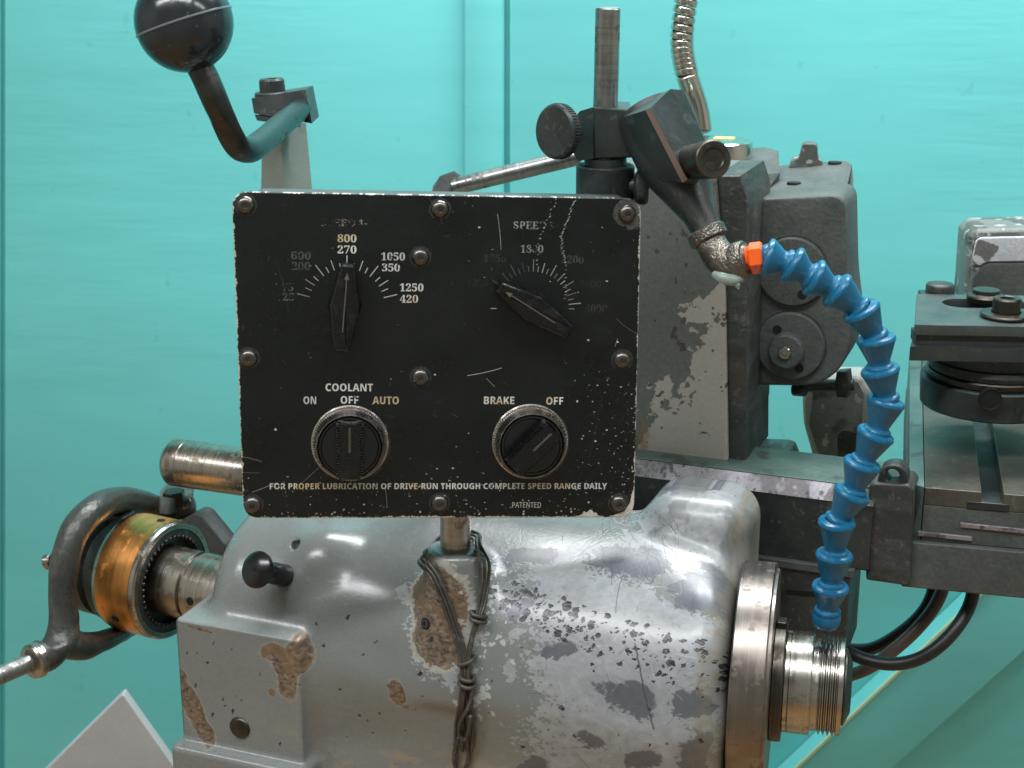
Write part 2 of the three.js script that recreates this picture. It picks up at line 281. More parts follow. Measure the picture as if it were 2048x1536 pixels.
function surfaceNet(f, lo, hi, h) {
  const N = [0, 1, 2].map(i => Math.ceil((hi[i] - lo[i]) / h) + 1), [nx, ny, nz] = N, val = new Float32Array(nx * ny * nz), id = (i, j, k) => (k * ny + j) * nx + i;
  for (let k = 0; k < nz; k++) for (let j = 0; j < ny; j++) for (let i = 0; i < nx; i++) val[id(i, j, k)] = f(lo[0] + i * h, lo[1] + j * h, lo[2] + k * h);
  const vid = new Int32Array(nx * ny * nz).fill(-1), pos = [], idx = [];
  for (let k = 0; k < nz - 1; k++) for (let j = 0; j < ny - 1; j++) for (let i = 0; i < nx - 1; i++) {
    let c = 0; const s = [0, 0, 0]; const v = []; for (let q = 0; q < 8; q++) v.push(val[id(i + (q & 1), j + (q >> 1 & 1), k + (q >> 2))]);
    for (let a = 0; a < 8; a++) for (let ax = 0; ax < 3; ax++) { const b = a | (1 << ax); if (b === a) continue; if ((v[a] < 0) !== (v[b] < 0)) { const t = v[a] / (v[a] - v[b]); const p = [a & 1, a >> 1 & 1, a >> 2]; p[ax] = t; s[0] += p[0]; s[1] += p[1]; s[2] += p[2]; c++; } }
    if (c) { vid[id(i, j, k)] = pos.length / 3; pos.push(lo[0] + (i + s[0] / c) * h, lo[1] + (j + s[1] / c) * h, lo[2] + (k + s[2] / c) * h); }
  }
  const quad = (a, b, c, d, fl) => { if (a < 0 || b < 0 || c < 0 || d < 0) return; fl ? idx.push(a, b, c, a, c, d) : idx.push(a, c, b, a, d, c); };
  for (let k = 1; k < nz - 1; k++) for (let j = 1; j < ny - 1; j++) for (let i = 1; i < nx - 1; i++) {
    const s = val[id(i, j, k)] < 0;
    if (s !== val[id(i + 1, j, k)] < 0) quad(vid[id(i, j - 1, k - 1)], vid[id(i, j, k - 1)], vid[id(i, j, k)], vid[id(i, j - 1, k)], s);
    if (s !== val[id(i, j + 1, k)] < 0) quad(vid[id(i - 1, j, k - 1)], vid[id(i - 1, j, k)], vid[id(i, j, k)], vid[id(i, j, k - 1)], s);
    if (s !== val[id(i, j, k + 1)] < 0) quad(vid[id(i - 1, j - 1, k)], vid[id(i, j - 1, k)], vid[id(i, j, k)], vid[id(i - 1, j, k)], s);
  }
  for (let q = 0; q < pos.length; q += 3) for (let it = 0; it < 3; it++) { const d = f(pos[q], pos[q + 1], pos[q + 2]); if (Math.abs(d) > h) break; const n = gradHead(pos[q], pos[q + 1], pos[q + 2]); pos[q] -= n.x * d * .8; pos[q + 1] -= n.y * d * .8; pos[q + 2] -= n.z * d * .8; }
  const g = new THREE.BufferGeometry(); g.setAttribute('position', new THREE.Float32BufferAttribute(pos, 3)); g.setIndex(idx); return g;
}
const HU = [-.40, .37], HV = [-.12, .27];                             // uv window of the casting's own paint map (metres): x along, v over the round
const headV = (y, z) => y < 0 ? y : HR * Math.atan2(y, z) + Math.max(0, Math.hypot(y, z) - HR - .006) * .7;
const bodyGeo = surfaceNet(sdHead, [-.40, -.19, -.09], [-.03, .115, .1], .0022);
{
  const p = bodyGeo.attributes.position, nr = new Float32Array(p.count * 3), uv = new Float32Array(p.count * 2);
  for (let i = 0; i < p.count; i++) { const x = p.getX(i), y = p.getY(i), z = p.getZ(i), n = gradHead(x, y, z); nr.set([n.x, n.y, n.z], i * 3); uv[i * 2] = (x - HU[0]) / HU[1]; uv[i * 2 + 1] = (headV(y, z) - HV[0]) / HV[1]; }
  bodyGeo.setAttribute('normal', new THREE.BufferAttribute(nr, 3)); bodyGeo.setAttribute('uv', new THREE.BufferAttribute(uv, 2));
  bodyGeo.userData.keepUV = true; bodyGeo.applyMatrix4(LF.m);
}
const headMat = (() => {
  const E = (x, v, rx, rv, rot = 0) => ({ x, v, rx, rv, R: 1.5 * Math.max(rx, rv) + .002, c: Math.cos(rot), s: Math.sin(rot) });
  const iron = [E(-.214, .047, .019, .024), E(-.2135, .024, .015, .016, .3), E(-.311, .003, .0075, .0075), E(-.3045, -.012, .0065, .013, .2), E(-.2995, .004, .007, .012), E(-.3805, -.03, .0055, .012), E(-.372, -.043, .0075, .018, .5), E(-.363, -.058, .0062, .009, .5), E(-.3135, -.024, .0025, .003), E(-.362, .011, .009, .0013), E(-.2375, -.012, .006, .007), E(-.2320, -.02, .003, .002)];
  const prim = [E(-.10, .045, .066, .028, -.2), E(-.09, .02, .068, .03, 0), E(-.10, -.03, .055, .05), E(-.14, .075, .03, .02, .2), E(-.085, .112, .05, .012, .2), E(-.05, .05, .01, .05), E(-.09, .15, .05, .04), E(-.2145, .043, .0225, .027), E(-.212, .016, .0165, .014), E(-.168, .008, .004, .006), E(-.165, .03, .006, .004)];
  const dark = [E(-.112, .089, .024, .013, .1), E(-.072, .079, .021, .014, -.1), E(-.062, .094, .016, .008), E(-.100, .0085, .017, .008, -.25), E(-.066, .012, .011, .008), E(-.095, -.024, .010, .009), E(-.120, -.018, .009, .006), E(-.062, -.02, .011, .014), E(-.1, -.055, .016, .01), E(-.178, .0815, .02, .007), E(-.14, .03, .008, .005, .4), E(-.155, -.045, .012, .006, .6), E(-.168, .048, .005, .01), E(-.09, .155, .03, .012, .3)];
  const pits = []; const lcg = seed; seed = 991;
  for (let i = 0; i < 270; i++) { const t = rnd(), s = Math.pow(rnd(), 2.8); pits.push(E(-.182 + .135 * t + rr(-.006, .006), .055 - .028 * t + rr(-1, 1) * (.009 + .008 * t), .0005 + .0021 * s, .0004 + .0017 * s, rr(-1, 1))); }
  for (let i = 0; i < 60; i++) { const s = Math.pow(rnd(), 3); pits.push(E(rr(-.3, -.05), rr(-.07, .03), .0004 + .0011 * s, .0004 + .0014 * s, rr(-1, 1))); }
  for (let i = 0; i < 18; i++) pits.push(E(rr(-.375, -.30), rr(-.06, .008), .0004 + rnd() * .0006, .0006 + rnd() * .0012, rr(-.4, .4)));
  const chips = []; for (let i = 0; i < 90; i++) { const s = Math.pow(rnd(), 2); chips.push(E(-.185 + rr(-1, 1) * rr(0, .022), rr(-.02, .075), .0005 + .0016 * s, .0006 + .0022 * s, rr(-1, 1))); }
  seed = lcg;
  const field = (L, x, v, wx, wv) => { let m = -9; for (const e of L) { const dx = x + wx - e.x, dv = v + wv - e.v; if (dx > e.R || dx < -e.R || dv > e.R || dv < -e.R) continue; const a = (dx * e.c + dv * e.s) / e.rx, b = (-dx * e.s + dv * e.c) / e.rv, q = 1 - Math.sqrt(a * a + b * b); if (q > m) m = q; } return m; };
  const W = 1536, H = 1120, cell = 32, cols = 48, rows = Math.ceil(H / cell), bins = Array.from({ length: cols * rows }, () => []);
  for (const [L, k] of [[pits, 0], [chips, 1]]) for (const e of L) { const r = Math.max(e.rx, e.rv) * 1.6, i0 = Math.floor((e.x - r - HU[0]) / HU[1] * cols), i1 = Math.floor((e.x + r - HU[0]) / HU[1] * cols), j0 = Math.floor((e.v - r - HV[0]) / HV[1] * H / cell), j1 = Math.floor((e.v + r - HV[0]) / HV[1] * H / cell); for (let i = Math.max(0, i0); i <= Math.min(cols - 1, i1); i++) for (let j = Math.max(0, j0); j <= Math.min(rows - 1, j1); j++) bins[j * cols + i].push([e, k]); }
  const cv = document.createElement('canvas'); cv.width = W; cv.height = H; const q = cv.getContext('2d'); q.lineCap = 'round';
  const s1 = seed; seed = 555; const SX = x => (x - HU[0]) / HU[1] * W, SY = v => H - (v - HV[0]) / HV[1] * H;
  const scr = (x, v, a, L, w, al, lt) => { q.strokeStyle = lt ? `rgba(255,255,255,${al})` : `rgba(0,0,0,${al})`; q.lineWidth = w; const dx = Math.cos(a) * L, dv = Math.sin(a) * L, k = rr(-.15, .15) * L; q.beginPath(); q.moveTo(SX(x), SY(v)); q.quadraticCurveTo(SX(x + dx * .5 - dv * k / L), SY(v + dv * .5 + dx * k / L), SX(x + dx), SY(v + dv)); q.stroke(); };
  for (let i = 0; i < 110; i++) scr(rr(-.145, -.09), rr(.085, .125), rr(-2.6, -.4), rr(.004, .02), rr(.8, 1.8), rr(.25, .7), false);
  for (let i = 0; i < 260; i++) scr(rr(-.17, -.05), rr(-.07, .1), rr(0, 3.14), Math.pow(rnd(), 2) * .012 + .001, rr(.7, 1.6), rr(.15, .6), rnd() < .45);
  for (let i = 0; i < 120; i++) scr(rr(-.37, -.17), rr(-.07, .11), rr(0, 3.14), Math.pow(rnd(), 2) * .014 + .001, rr(.6, 1.4), rr(.1, .35), rnd() < .5);
  scr(-.116, .085, -1.5, .03, 2, .7, false);
  const SD = q.getImageData(0, 0, W, H).data; seed = s1;
  return surf([W, H], 1, (u, vv, px, py) => {
    const x = HU[0] + u * HU[1], v = HV[0] + vv * HV[1];
    const n1 = fbm(u, vv, 14, 5, 401) - .5, n2 = fbm(u, vv, 14, 5, 402) - .5, n3 = fbm(u, vv, 70, 3, 403) - .5, n4 = fbm(u, vv, 220, 2, 404) - .5, br = fbm(u, vv, 40, 3, 405, 8) - .5;
    const big = fbm(u, vv, 4, 4, 406) - .5;
    const k = 1 + big * .12 + n4 * .05;
    let c = [121 * k, 125 * k, 123 * k, .25 + big * .12 + n3 * .14, 0, .6 + n4 * .06];
    const tan = sm(.52, .62, fbm(u, vv, 26, 5, 409)) * sm(-.03, -.055, v + n1 * .03) * sm(-.33, -.29, x) * sm(-.12, -.16, x);
    c = mix(c, [164, 144, 118, .5, 0, .58], tan * .45);
    const wx = n1 * .016 + n3 * .004, wv = n2 * .016 + n4 * .003;
    const wp = sm(-.03, .05, field(prim, x, v, wx * 1.7, wv * 1.7) + n3 * .5 + n4 * .7 + br * .3);
    const kk = 1 + n3 * .1 + n4 * .08;
    c = mix(c, [152 * kk, 155 * kk, 159 * kk, .36 + n3 * .2, 0, .54], wp * (.86 + n3 * .5));
    const wd = sm(-.08, .22, field(dark, x, v, wx * 1.3, wv) + n3 * .6 + br * .9 + n4 * .6);
    c = mix(c, [86 * kk, 89 * kk, 96 * kk, .36 + n3 * .2, 0, .5], wd * .92);
    const grime = sm(-.067, -.06, x + n3 * .012 + n1 * .01);
    c = mix(c, [112, 104, 84, .6, 0, .5], grime * (.5 + n3) * .9);
    const hump = sm(.1, .115, v) * sm(-.125, -.115, x);
    if (hump > 0) { const st = sm(.48, .64, fbm(u, vv, 44, 4, 411, 26)); c = mix(c, [100, 104, 102, .5, 0, .5], st * hump * .6); }
    const fi = field(iron, x, v, wx * .55, wv * .55) + n4 * .25 + n3 * .16;
    const rim = sm(-.2, -.14, fi) * (v > .005 && x > -.25 && x < -.18 ? 1 : .35);
    c = mix(c, [180, 178, 166, .4, 0, .56], rim * .6);
    const ca = SD[((H - 1 - py) * W + px) * 4 + 3] / 255; if (ca > 0) c = mix(c, SD[((H - 1 - py) * W + px) * 4] > 128 ? [196, 198, 196, .4, 0, .5] : [74, 76, 78, .5, .2, .38], ca);
    const wi = sm(-.01, .03, fi), rust = sm(.5, .66, fbm(u, vv, 30, 4, 415));
    c = mix(c, mix([118 + n4 * 90 + n3 * 30, 105 + n4 * 84 + n3 * 28, 92 + n4 * 76 + n3 * 26, .44 + n4 * .5, .3, .5 + n4 * .05], [136, 110, 80, .6, .2, .5], rust * .5), wi);
    let pk = 0, ck = 0; for (const [e, t] of bins[Math.min(rows - 1, py / cell | 0) * cols + Math.min(cols - 1, px / W * cols | 0)]) { const dx = x + n3 * .0022 + n4 * .0022 - e.x, dv = v + n2 * .002 + n4 * .0024 - e.v, a = (dx * e.c + dv * e.s) / e.rx, b = (-dx * e.s + dv * e.c) / e.rv, q = 1 - Math.sqrt(a * a + b * b); if (t) ck = Math.max(ck, q); else pk = Math.max(pk, q); }
    if (ck > 0) c = mix(c, [186, 188, 186, .4, 0, .54], sm(0, .25, ck) * .8);
    if (pk > 0) { const w = sm(0, .2, pk); c = mix(c, [62 + n4 * 90, 63 + n4 * 90, 68 + n4 * 90, .5, .3, .2 + n4 * .5], w); }
    const sc = Math.abs(x - (-.098 + (v - .035) * -.35) + n3 * .002); if (v < .04 && v > -.005) c = mix(c, [80, 78, 80, .5, .3, .3], sm(.0006, .0003, sc) * .8);
    return c;
  }, { bump: .0007, phys: { clearcoat: .3, clearcoatRoughness: .2 } });
})();
headMat.map.wrapS = headMat.map.wrapT = THREE.ClampToEdgeWrapping;
const head = thing('lathe_headstock', 'worn grey painted cast lathe headstock under the black control panel', 'lathe headstock', LF.w(-.21, -.19, 0));
part(head, 'casting', bodyGeo, headMat);
part(head, 'pedestal', box(LF, -.36, -.06, -1.06, -.19, -.06, .055, .005), M.paint);
{
  const h = hit(568, 1151), tip = at(513, 1139, h.p.clone().sub(CAM).dot(FW) - .024), d = tip.clone().sub(h.p), L = d.length();
  const k = part(head, 'push_knob', rev(h.p, d, [[-.004, .0045], [0, .0068], [L - .006, .0064], [L - .005, .0056], [L - .003, .0058], [L - .0026, .0098], [L - .0019, .0108], [L - .0008, .0109], [L + .0007, .0092], [L + .0018, .006], [L + .0024, .0016], [L + .0023, 0]], 56, 40), M.knobblack, 'black domed push knob');
  part(k, 'pin_hole', rev(tip, d, [[.0026, 0], [.0026, .0012], [.0029, .0014], [.0018, .0016]], 20), M.hole);
  const pl = hit(480, 1455); part(head, 'plug', rev(pl.p, pl.n, [[-.002, .0068], [.0006, .0068], [.0016, .0058], [.0022, .003], [.0023, 0]], 40, 50), M.darksteel, 'round dark steel plug');
  const s = hit(851, 1247); const ss = part(head, 'set_screw', rev(s.p, s.n, [[-.003, .0034], [.0003, .0034], [.0006, .003], [.0006, 0]], 24), M.hole);
  part(ss, 'socket', rev(s.p, s.n, [[.0004, .0026], [.0009, .0024], [.0009, .0016], [.0004, .0015]], 6, 10), M.screw);
}
// spindle nose
const ax = t => LF.w(t, 0, 0), turn = deg => LF.x.clone().applyAxisAngle(LF.y, deg * RAD);
const NX = turn(8), NO = ax(-.0525);                                 // nose axis and its seat on the casting
const sp = thing('lathe_spindle_nose', 'bright steel threaded spindle nose sticking out right of the headstock', 'spindle nose', ax(-.03));
part(sp, 'flange', rev(NO, NX, [[-.002, .03], [-.002, .0655], [-.0012, .0662], [.0162, .0662], [.0170, .0654], [.0170, .063], [.0186, .0626], [.0186, .03]], 128), M.flange);
part(sp, 'step_ring', rev(NO, NX, [[.0186, .02], [.0186, .0338], [.0192, .0344], [.0246, .0344], [.0252, .0338], [.0252, .02]], 96), M.darksteel);
part(sp, 'nose_body', rev(NO, NX, [[.0252, .02], [.0252, .0282], [.0258, .0288], [.028, .0288], [.0282, .0283], [.0285, .0288], [.0402, .0288], [.0407, .0283], [.0407, .0262], [.0442, .0262], [.0442, .02]], 96), M.steel);
{
  const prof = [[.0442, .02], [.0442, .0258]]; for (let i = 0; i < 4; i++) { const t = .0444 + i * .0025; prof.push([t + .0004, .0256], [t + .0013, .028], [t + .0017, .028], [t + .0024, .0256]); } prof.push([.0546, .0256], [.0551, .0274], [.0574, .0274], [.0578, .0268], [.0578, .018]);
  part(sp, 'thread', rev(NO, NX, prof, 96, 25), plain([172, 168, 162], .26, 1));
  part(sp, 'collet_face', rev(NO, NX, [[.0578, .021], [.0584, .0218], [.0592, .0216], [.0622, .015], [.0625, .0142], [.0625, .009], [.061, .0085], [.061, 0]], 64, 25), M.darksteel);
  const key = part(sp, 'drive_key', box(new Frame(NO, NX, LF.y), .0192, .0248, .0325, .0375, -.004, .004, .0006), M.darksteel); void key;
}
// ---------------------------------------------------------------- collet closer at the left
const cc = thing('collet_closer', 'brass banded collet closer ring with dark forked yoke left of the headstock', 'collet closer', ax(-.45));
{
  const CX = turn(-7), CO = ax(-.446), CA = CO.clone().addScaledVector(CX, .446);
  part(cc, 'sleeve', rev(CA, CX, [[-.436, .015], [-.436, .0228], [-.4085, .0228], [-.408, .0222], [-.408, .0206], [-.4058, .0206], [-.4058, .015]], 72), M.steelold);
  const CF = new Frame(CO, CX, V(0, 1, 0));
  part(cc, 'collar', rev(CA, CX, [[-.4058, .015], [-.4058, .0222], [-.4052, .0228], [-.365, .0228], [-.365, .015]], 72), M.steelold);
  const ring = part(cc, 'outer_ring', rev(CA, CX, [[-.4645, .03], [-.4645, .0374], [-.463, .0386], [-.4605, .0390], [-.4605, .0386], [-.4325, .0386], [-.4325, .0390], [-.4295, .0390], [-.4282, .0378], [-.4282, .0345]], 110), M.steel);
  part(ring, 'brass_band', rev(CA, CX, [[-.4604, .0387], [-.4602, .0393], [-.4328, .0393], [-.4326, .0387]], 110), M.brass);
  part(cc, 'inner_ring', rev(CA, CX, [[-.4282, .0345], [-.4288, .0344], [-.4288, .0295], [-.4345, .0288], [-.4345, .0228]], 90), M.black);
  const teeth = []; for (let i = 0; i < 44; i++) { const a = i / 44 * Math.PI * 2; teeth.push(cyl(CF.w(.0160, Math.cos(a) * .0292, Math.sin(a) * .0292), CF.w(.0183, Math.cos(a) * .0292, Math.sin(a) * .0292), .0013, .0012, .0004, 8)); }
  part(cc, 'serration', teeth, M.darksteel).userData.kind = 'stuff';
  const hp = (px, py) => { const o = CF.toL(CAM), dr = at(px, py, 1).sub(CAM), v = V(dr.dot(CF.x), dr.dot(CF.y), dr.dot(CF.z)), R = .0393, a = v.y * v.y + v.z * v.z, b = o.y * v.y + o.z * v.z, c = o.y * o.y + o.z * o.z - R * R, s = (-b - Math.sqrt(b * b - a * c)) / a; return o.addScaledVector(v, s); };
  for (const [px, py] of [[231, 1237], [322, 1041]]) { const q = hp(px, py), n = CF.y.clone().multiplyScalar(q.y).addScaledVector(CF.z, q.z).normalize(); part(ring, 'pin_hole', rev(CF.w(q.x, q.y, q.z), n, [[.0002, 0], [.0002, .0023], [.0004, .0026], [-.0006, .003]], 20), M.hole); }
  { const q = V(.05, .0014, .0229); const n = CF.z; part(cc, 'pin_hole', rev(CF.w(q.x, q.y, q.z), n, [[.0003, 0], [.0003, .0025], [.0001, .0028], [-.003, .003]], 20), M.hole); }
  part(cc, 'hub', rev(CA, CX, [[-.505, .012], [-.505, .026], [-.496, .03], [-.492, .034], [-.480, .034], [-.478, .031], [-.474, .031], [-.472, .0355], [-.4645, .0355], [-.4645, .02]], 72), M.black);
  const yk = part(cc, 'yoke', sweep([[at(384, 1012, 1.07), .0075], [at(352, 1016, 1.07), .0086], [at(318, 1018, 1.062), .0091], [at(280, 1005, 1.045), .0088], [at(238, 1000, 1.02), .0088], [at(190, 1018, .99), .0095], [at(150, 1062, .975), .0099], [at(130, 1125, .97), .0096], [at(124, 1190, .97), .0086], [at(128, 1240, .972), .0095], [at(118, 1285, .968), .0119], [at(92, 1308, .96), .0113], [at(66, 1322, .953), .0099]], 120, 24), M.yoke);
  part(yk, 'lug', slab(frameAt(352, 1015, 1.06, 20.8, -74), [[318, 1010], [330, 998], [370, 992], [386, 1001], [382, 1018], [340, 1030], [316, 1028]], .011, { r: .004, z: .004, bev: .001 }), M.castdark);
  const lw = at(348, 1000, 1.063); part(yk, 'bolt', rev(lw, V(0, 1, 0), [[-.002, 0], [-.002, .0078], [.006, .0078], [.0068, .0072], [.0068, 0]], 6, 20), M.darksteel);
  part(yk, 'lower_arm', sweep([[at(128, 1285, .972), .0105], [at(165, 1292, .985), .0092], [at(205, 1282, 1.0), .007], [at(238, 1268, 1.02), .0062], [at(262, 1258, 1.04), .005]], 40, 16), M.yoke);
  part(yk, 'socket_ring', cyl(at(78, 1318, .956), at(60, 1325, .95), .0114, .0108, .0015), M.steelold);
  part(yk, 'handle_rod', cyl(at(66, 1322, .953), at(-120, 1402, .905), .0058), M.rodlight);
  part(yk, 'link_block', box(frameAt(240, 1043, 1.02, 20.8), -.007, .006, -.006, .005, -.01, .004, .0015), M.black);
  part(yk, 'pivot_pin', cyl(at(104, 1122, .975), at(90, 1124, .976), .005), M.steelold);
  part(cc, 'rear_bracket', slab(frameAt(400, 1065, 1.06), [[345, 1062], [352, 1046], [388, 1027], [402, 1031], [452, 1092], [440, 1130], [392, 1120]], .016, { r: .003 }), M.castdark);
}
// ---------------------------------------------------------------- control panel
const PS = .885;
const PF = new Frame(CAM.clone().add(V(-.04303418, 1.25087521, .01425655).sub(CAM).multiplyScalar(PS)), V(.99536644, -.03275064, -.09040491), V(.02533486, .99631103, -.08199067));
const mm = (x, y, z = 0) => PF.w(x * PS / 1000, y * PS / 1000, z / 1000);
const panel = thing('control_panel', 'black lathe control panel with speed dials and white worn lettering', 'control panel', PF.o);
const PW = 250, PH = 204, PXM = 6.4;                                // map window in mm and pixels per mm
const panelMat = (() => {
  const W = 1600, H = 1306, mk = () => { const c = document.createElement('canvas'); c.width = W; c.height = H; return c; };
  const X = x => (x + PW / 2) * PXM, Y = y => (PH / 2 - y) * PXM;
  const txt = mk(), g = txt.getContext('2d'), fade = [];
  const put = (s, x, y, cap, w, font, a = 1, er = .1) => {
    g.save(); g.font = font.replace('#', '100px'); const m = g.measureText(s).width; const capPx = 72;
    g.translate(X(x), Y(y)); g.scale(w * PXM / m, cap * PXM / capPx); g.globalAlpha = 1; g.fillStyle = '#fff'; g.textAlign = 'center'; g.textBaseline = 'alphabetic'; g.fillText(s, 0, capPx / 2); g.restore();
    fade.push([x - w / 2 - 1, x + w / 2 + 1, y - cap, y + cap, a, er]);
  };
  const SL = 'bold # serif', SA = 'bold # sans-serif';
  put('SPEED 1-2', -55.7, 81.3, 4, 31, SL, .6, .52);
  put('800', -55.7, 72.2, 4.6, 11.4, SL, .95, .16); put('270', -55.7, 65.7, 4.6, 11.4, SL, 1, .1);
  put('1050', -28.7, 62, 4.6, 14.4, SL, .85, .22); put('350', -29.9, 55.4, 4.6, 11, SL, .9, .2);
  put('1250', -17.6, 43.7, 4.6, 14.4, SL, .95, .12); put('420', -19, 36.8, 4.6, 11, SL, .9, .14);
  put('600', -82.5, 61.8, 4.6, 12, SL, .32, .4); put('200', -82.5, 55.6, 4.6, 11, SL, .28, .42);
  put('375', -92.1, 43.1, 4.6, 11, SL, .34, .4); put('125', -91.6, 37.2, 4.6, 11, SL, .34, .42);
  put('SPEED 3', 54.2, 81.5, 4.4, 25, SL, .6, .36); put('1800', 53.4, 67.6, 4.6, 14, SL, .55, .36);
  put('1550', 31.5, 61.6, 4.6, 14, SL, .18, .44); put('2200', 77.9, 61.6, 4.6, 14, SL, .26, .42);
  put('2600', 88.9, 47, 4.6, 14, SL, .12, .44); put('3000', 93.1, 32.2, 4.6, 14, SL, .2, .42); put('1300', 21.4, 47.1, 4.4, 13, SL, .12, .45);
  put('COOLANT', -54.2, -17.1, 4.6, 28.6, SA, .95, .14); put('ON', -77.4, -25.1, 4.6, 8.3, SA, .85, .22); put('OFF', -53.9, -24.7, 4.6, 11.3, SA, .95, .14); put('AUTO', -32.1, -24.9, 4.6, 16, SA, .9, .18);
  put('BRAKE', 36, -24.6, 4.6, 19.4, SA, .92, .18); put('OFF', 69.9, -24.8, 4.6, 11, SA, 1, .08);
  const line = 'FOR PROPER LUBRICATION OF DRIVE-RUN THROUGH COMPLETE SPEED RANGE DAILY';
  put(line, 1, -78.3, 3.9, 206, SA, .95, .17);
  put('PATENTED', 54.5, -90.3, 3.4, 18.4, '# sans-serif', .95, .08);
  g.strokeStyle = '#fff'; g.lineWidth = 3.3;
  const tick = (cx, cy, deg, r0, r1, a = 1) => { const s = Math.sin(deg * RAD), c = Math.cos(deg * RAD); g.globalAlpha = a; g.beginPath(); g.moveTo(X(cx + s * r0), Y(cy + c * r0)); g.lineTo(X(cx + s * r1), Y(cy + c * r1)); g.stroke(); };
  for (const [d, r] of [[9.5, 26], [19, 28.8], [28, 26.2], [37, 30.5], [48, 26.2], [57, 29], [66, 26.5], [76, 30.5]]) { tick(-55.7, 32, d, 22.4, r, .9); tick(-55.7, 32, -d, 22.4, r, d > 50 ? .6 : .8); }
  tick(-55.7, 32, 0, 25.5, 30.3, 1);
  for (let i = -8; i <= 13; i++) tick(54.6, 32, i * 6.95, 22, i % 4 === 0 ? 29.5 : i % 2 ? 25.5 : 28, i < -2 ? .35 : .5 + .3 * ((i * 7 % 5) / 5)); tick(54.6, 32, -91, 21.5, 25, .9);
  const TD = g.getImageData(0, 0, W, H).data;
  const sc = mk(), q = sc.getContext('2d'); q.lineCap = 'round'; const s0 = seed; seed = 4242;
  const ln = (x0, y0, x1, y1, w, a, bx = 0) => { q.strokeStyle = `rgba(255,255,255,${a})`; q.lineWidth = w * .8; q.beginPath(); q.moveTo(X(x0), Y(y0)); q.quadraticCurveTo(X((x0 + x1) / 2 + bx), Y((y0 + y1) / 2 + bx), X(x1), Y(y1)); q.stroke(); };
  const chip = (x, y, r, a) => { q.fillStyle = `rgba(255,255,255,${a})`; q.beginPath(); const n = 7, o = rr(0, 6), el = rr(.5, 1); for (let i = 0; i < n; i++) { const k = r * rr(.55, 1.2), t = o + i / n * 6.283; const xx = X(x) + Math.cos(t) * k * PXM, yy = Y(y) + Math.sin(t) * k * el * PXM; i ? q.lineTo(xx, yy) : q.moveTo(xx, yy); } q.fill(); };
  const trail = (x0, y0, x1, y1, n, w, ang) => { for (let i = 0; i < n; i++) { const t = i / (n - 1), x = x0 + (x1 - x0) * t + rr(-.7, .7), y = y0 + (y1 - y0) * t + rr(-.4, .4), L = rr(.5, 1.2); ln(x - L * .5 * Math.cos(ang), y - L * .5 * Math.sin(ang), x + L * .5 * Math.cos(ang), y + L * .5 * Math.sin(ang), w, rr(.6, .95)); } };
  trail(78, 97, 70.5, 75, 26, 2.8, .6); trail(70.5, 75, 73.5, 58, 22, 2.6, .3); trail(73.5, 55, 74.5, 38, 9, 3, .3); trail(67, 97, 58, 74, 12, 3.4, .7); trail(58, 74, 56.5, 58, 6, 3.6, .6);
  ln(32.4, 88, 35, 67, 2.5, .8, .6); ln(16.6, -9.3, 37, -4.6, 3, .85, -1.2); ln(28, -11, 33, -16, 2.5, .7); ln(-123.5, -58.8, -106, -63, 2, .7, .7); ln(-122, -69.5, -108, -70, 1.6, .6); ln(-112, -82, -97, -76, 2.4, .75); ln(-82, -76, -66, -61, 2, .6); ln(-32, -80, -31, -92, 2.2, .7, .4); ln(106, 26, 119, 17, 1.8, .5, -1); ln(107, 14, 105.5, 9, 2.5, .7); ln(-8, 97, 0, 82, 1.6, .5); ln(-5, 95, -2, 88, 1.6, .4); ln(-96, 55, -90, 28, 1.4, .3, 1.5); ln(99, -20, 92, -62, 1.2, .25, 1);
  for (let i = 0; i < 210; i++) { const x = rr(-119, 119), y = rr(-96, 96); chip(x, y, Math.pow(rnd(), 4) * .5 + .12, rr(.3, .85)); }
  for (let i = 0; i < 420; i++) { const x = rr(-117, 119), y = -97 + Math.abs(rr(-1, 1) * rr(0, 1)) * 45; chip(x, y, Math.pow(rnd(), 3) * .8 + .14, rr(.4, .95)); }
  for (let i = 0; i < 260; i++) { const x = 120 - Math.abs(rr(-1, 1) * rr(0, 1)) * 50, y = rr(-97, -5); chip(x, y, Math.pow(rnd(), 3) * .75 + .14, rr(.4, .95)); }
  for (let i = 0; i < 120; i++) { const x = rr(-118, 118), y = rr(-90, 95), a = rr(0, 3.1), L = rr(.6, 4); ln(x, y, x + Math.cos(a) * L, y + Math.sin(a) * L, rr(.8, 2), rr(.12, .5), rr(-.5, .5)); }
  for (const [x, y, r] of [[21.7, 80, .75], [30, 67, .55], [95, 81, .6], [82, 42, .55], [99, 49, .9], [89, 13, .9], [107, 12, .8], [-3, -9, .8], [-98, -43, 1], [-45, -90, .8]]) chip(x, y, r, .95);
  q.fillStyle = '#fff'; q.beginPath(); q.moveTo(X(86), Y(-98.4)); for (let i = 0; i <= 14; i++) { const t = i / 14; q.lineTo(X(86 + t * 15), Y(-98.4 + Math.sin(t * 3.14) * 4.4 * (.75 + .5 * rnd()))); } q.fill();
  q.beginPath(); q.moveTo(X(122.5), Y(-74)); q.lineTo(X(119.5), Y(-84)); q.lineTo(X(118.8), Y(-89)); q.lineTo(X(115.5), Y(-94.5)); q.lineTo(X(109), Y(-97)); q.lineTo(X(107), Y(-99)); q.lineTo(X(122.5), Y(-99)); q.fill();
  const SD = q.getImageData(0, 0, W, H).data; seed = s0;
  const screws = [[-114.3, 90.8], [-1.5, 90.3], [109.6, 89.5], [-12.6, 61.9], [-113.4, .5], [110.2, .9], [-11.6, -10.4], [-111.9, -89.7], [1, -88.9], [111.6, -89.2]];
  const dials = [[-53.5, -51], [55.5, -49.8]];
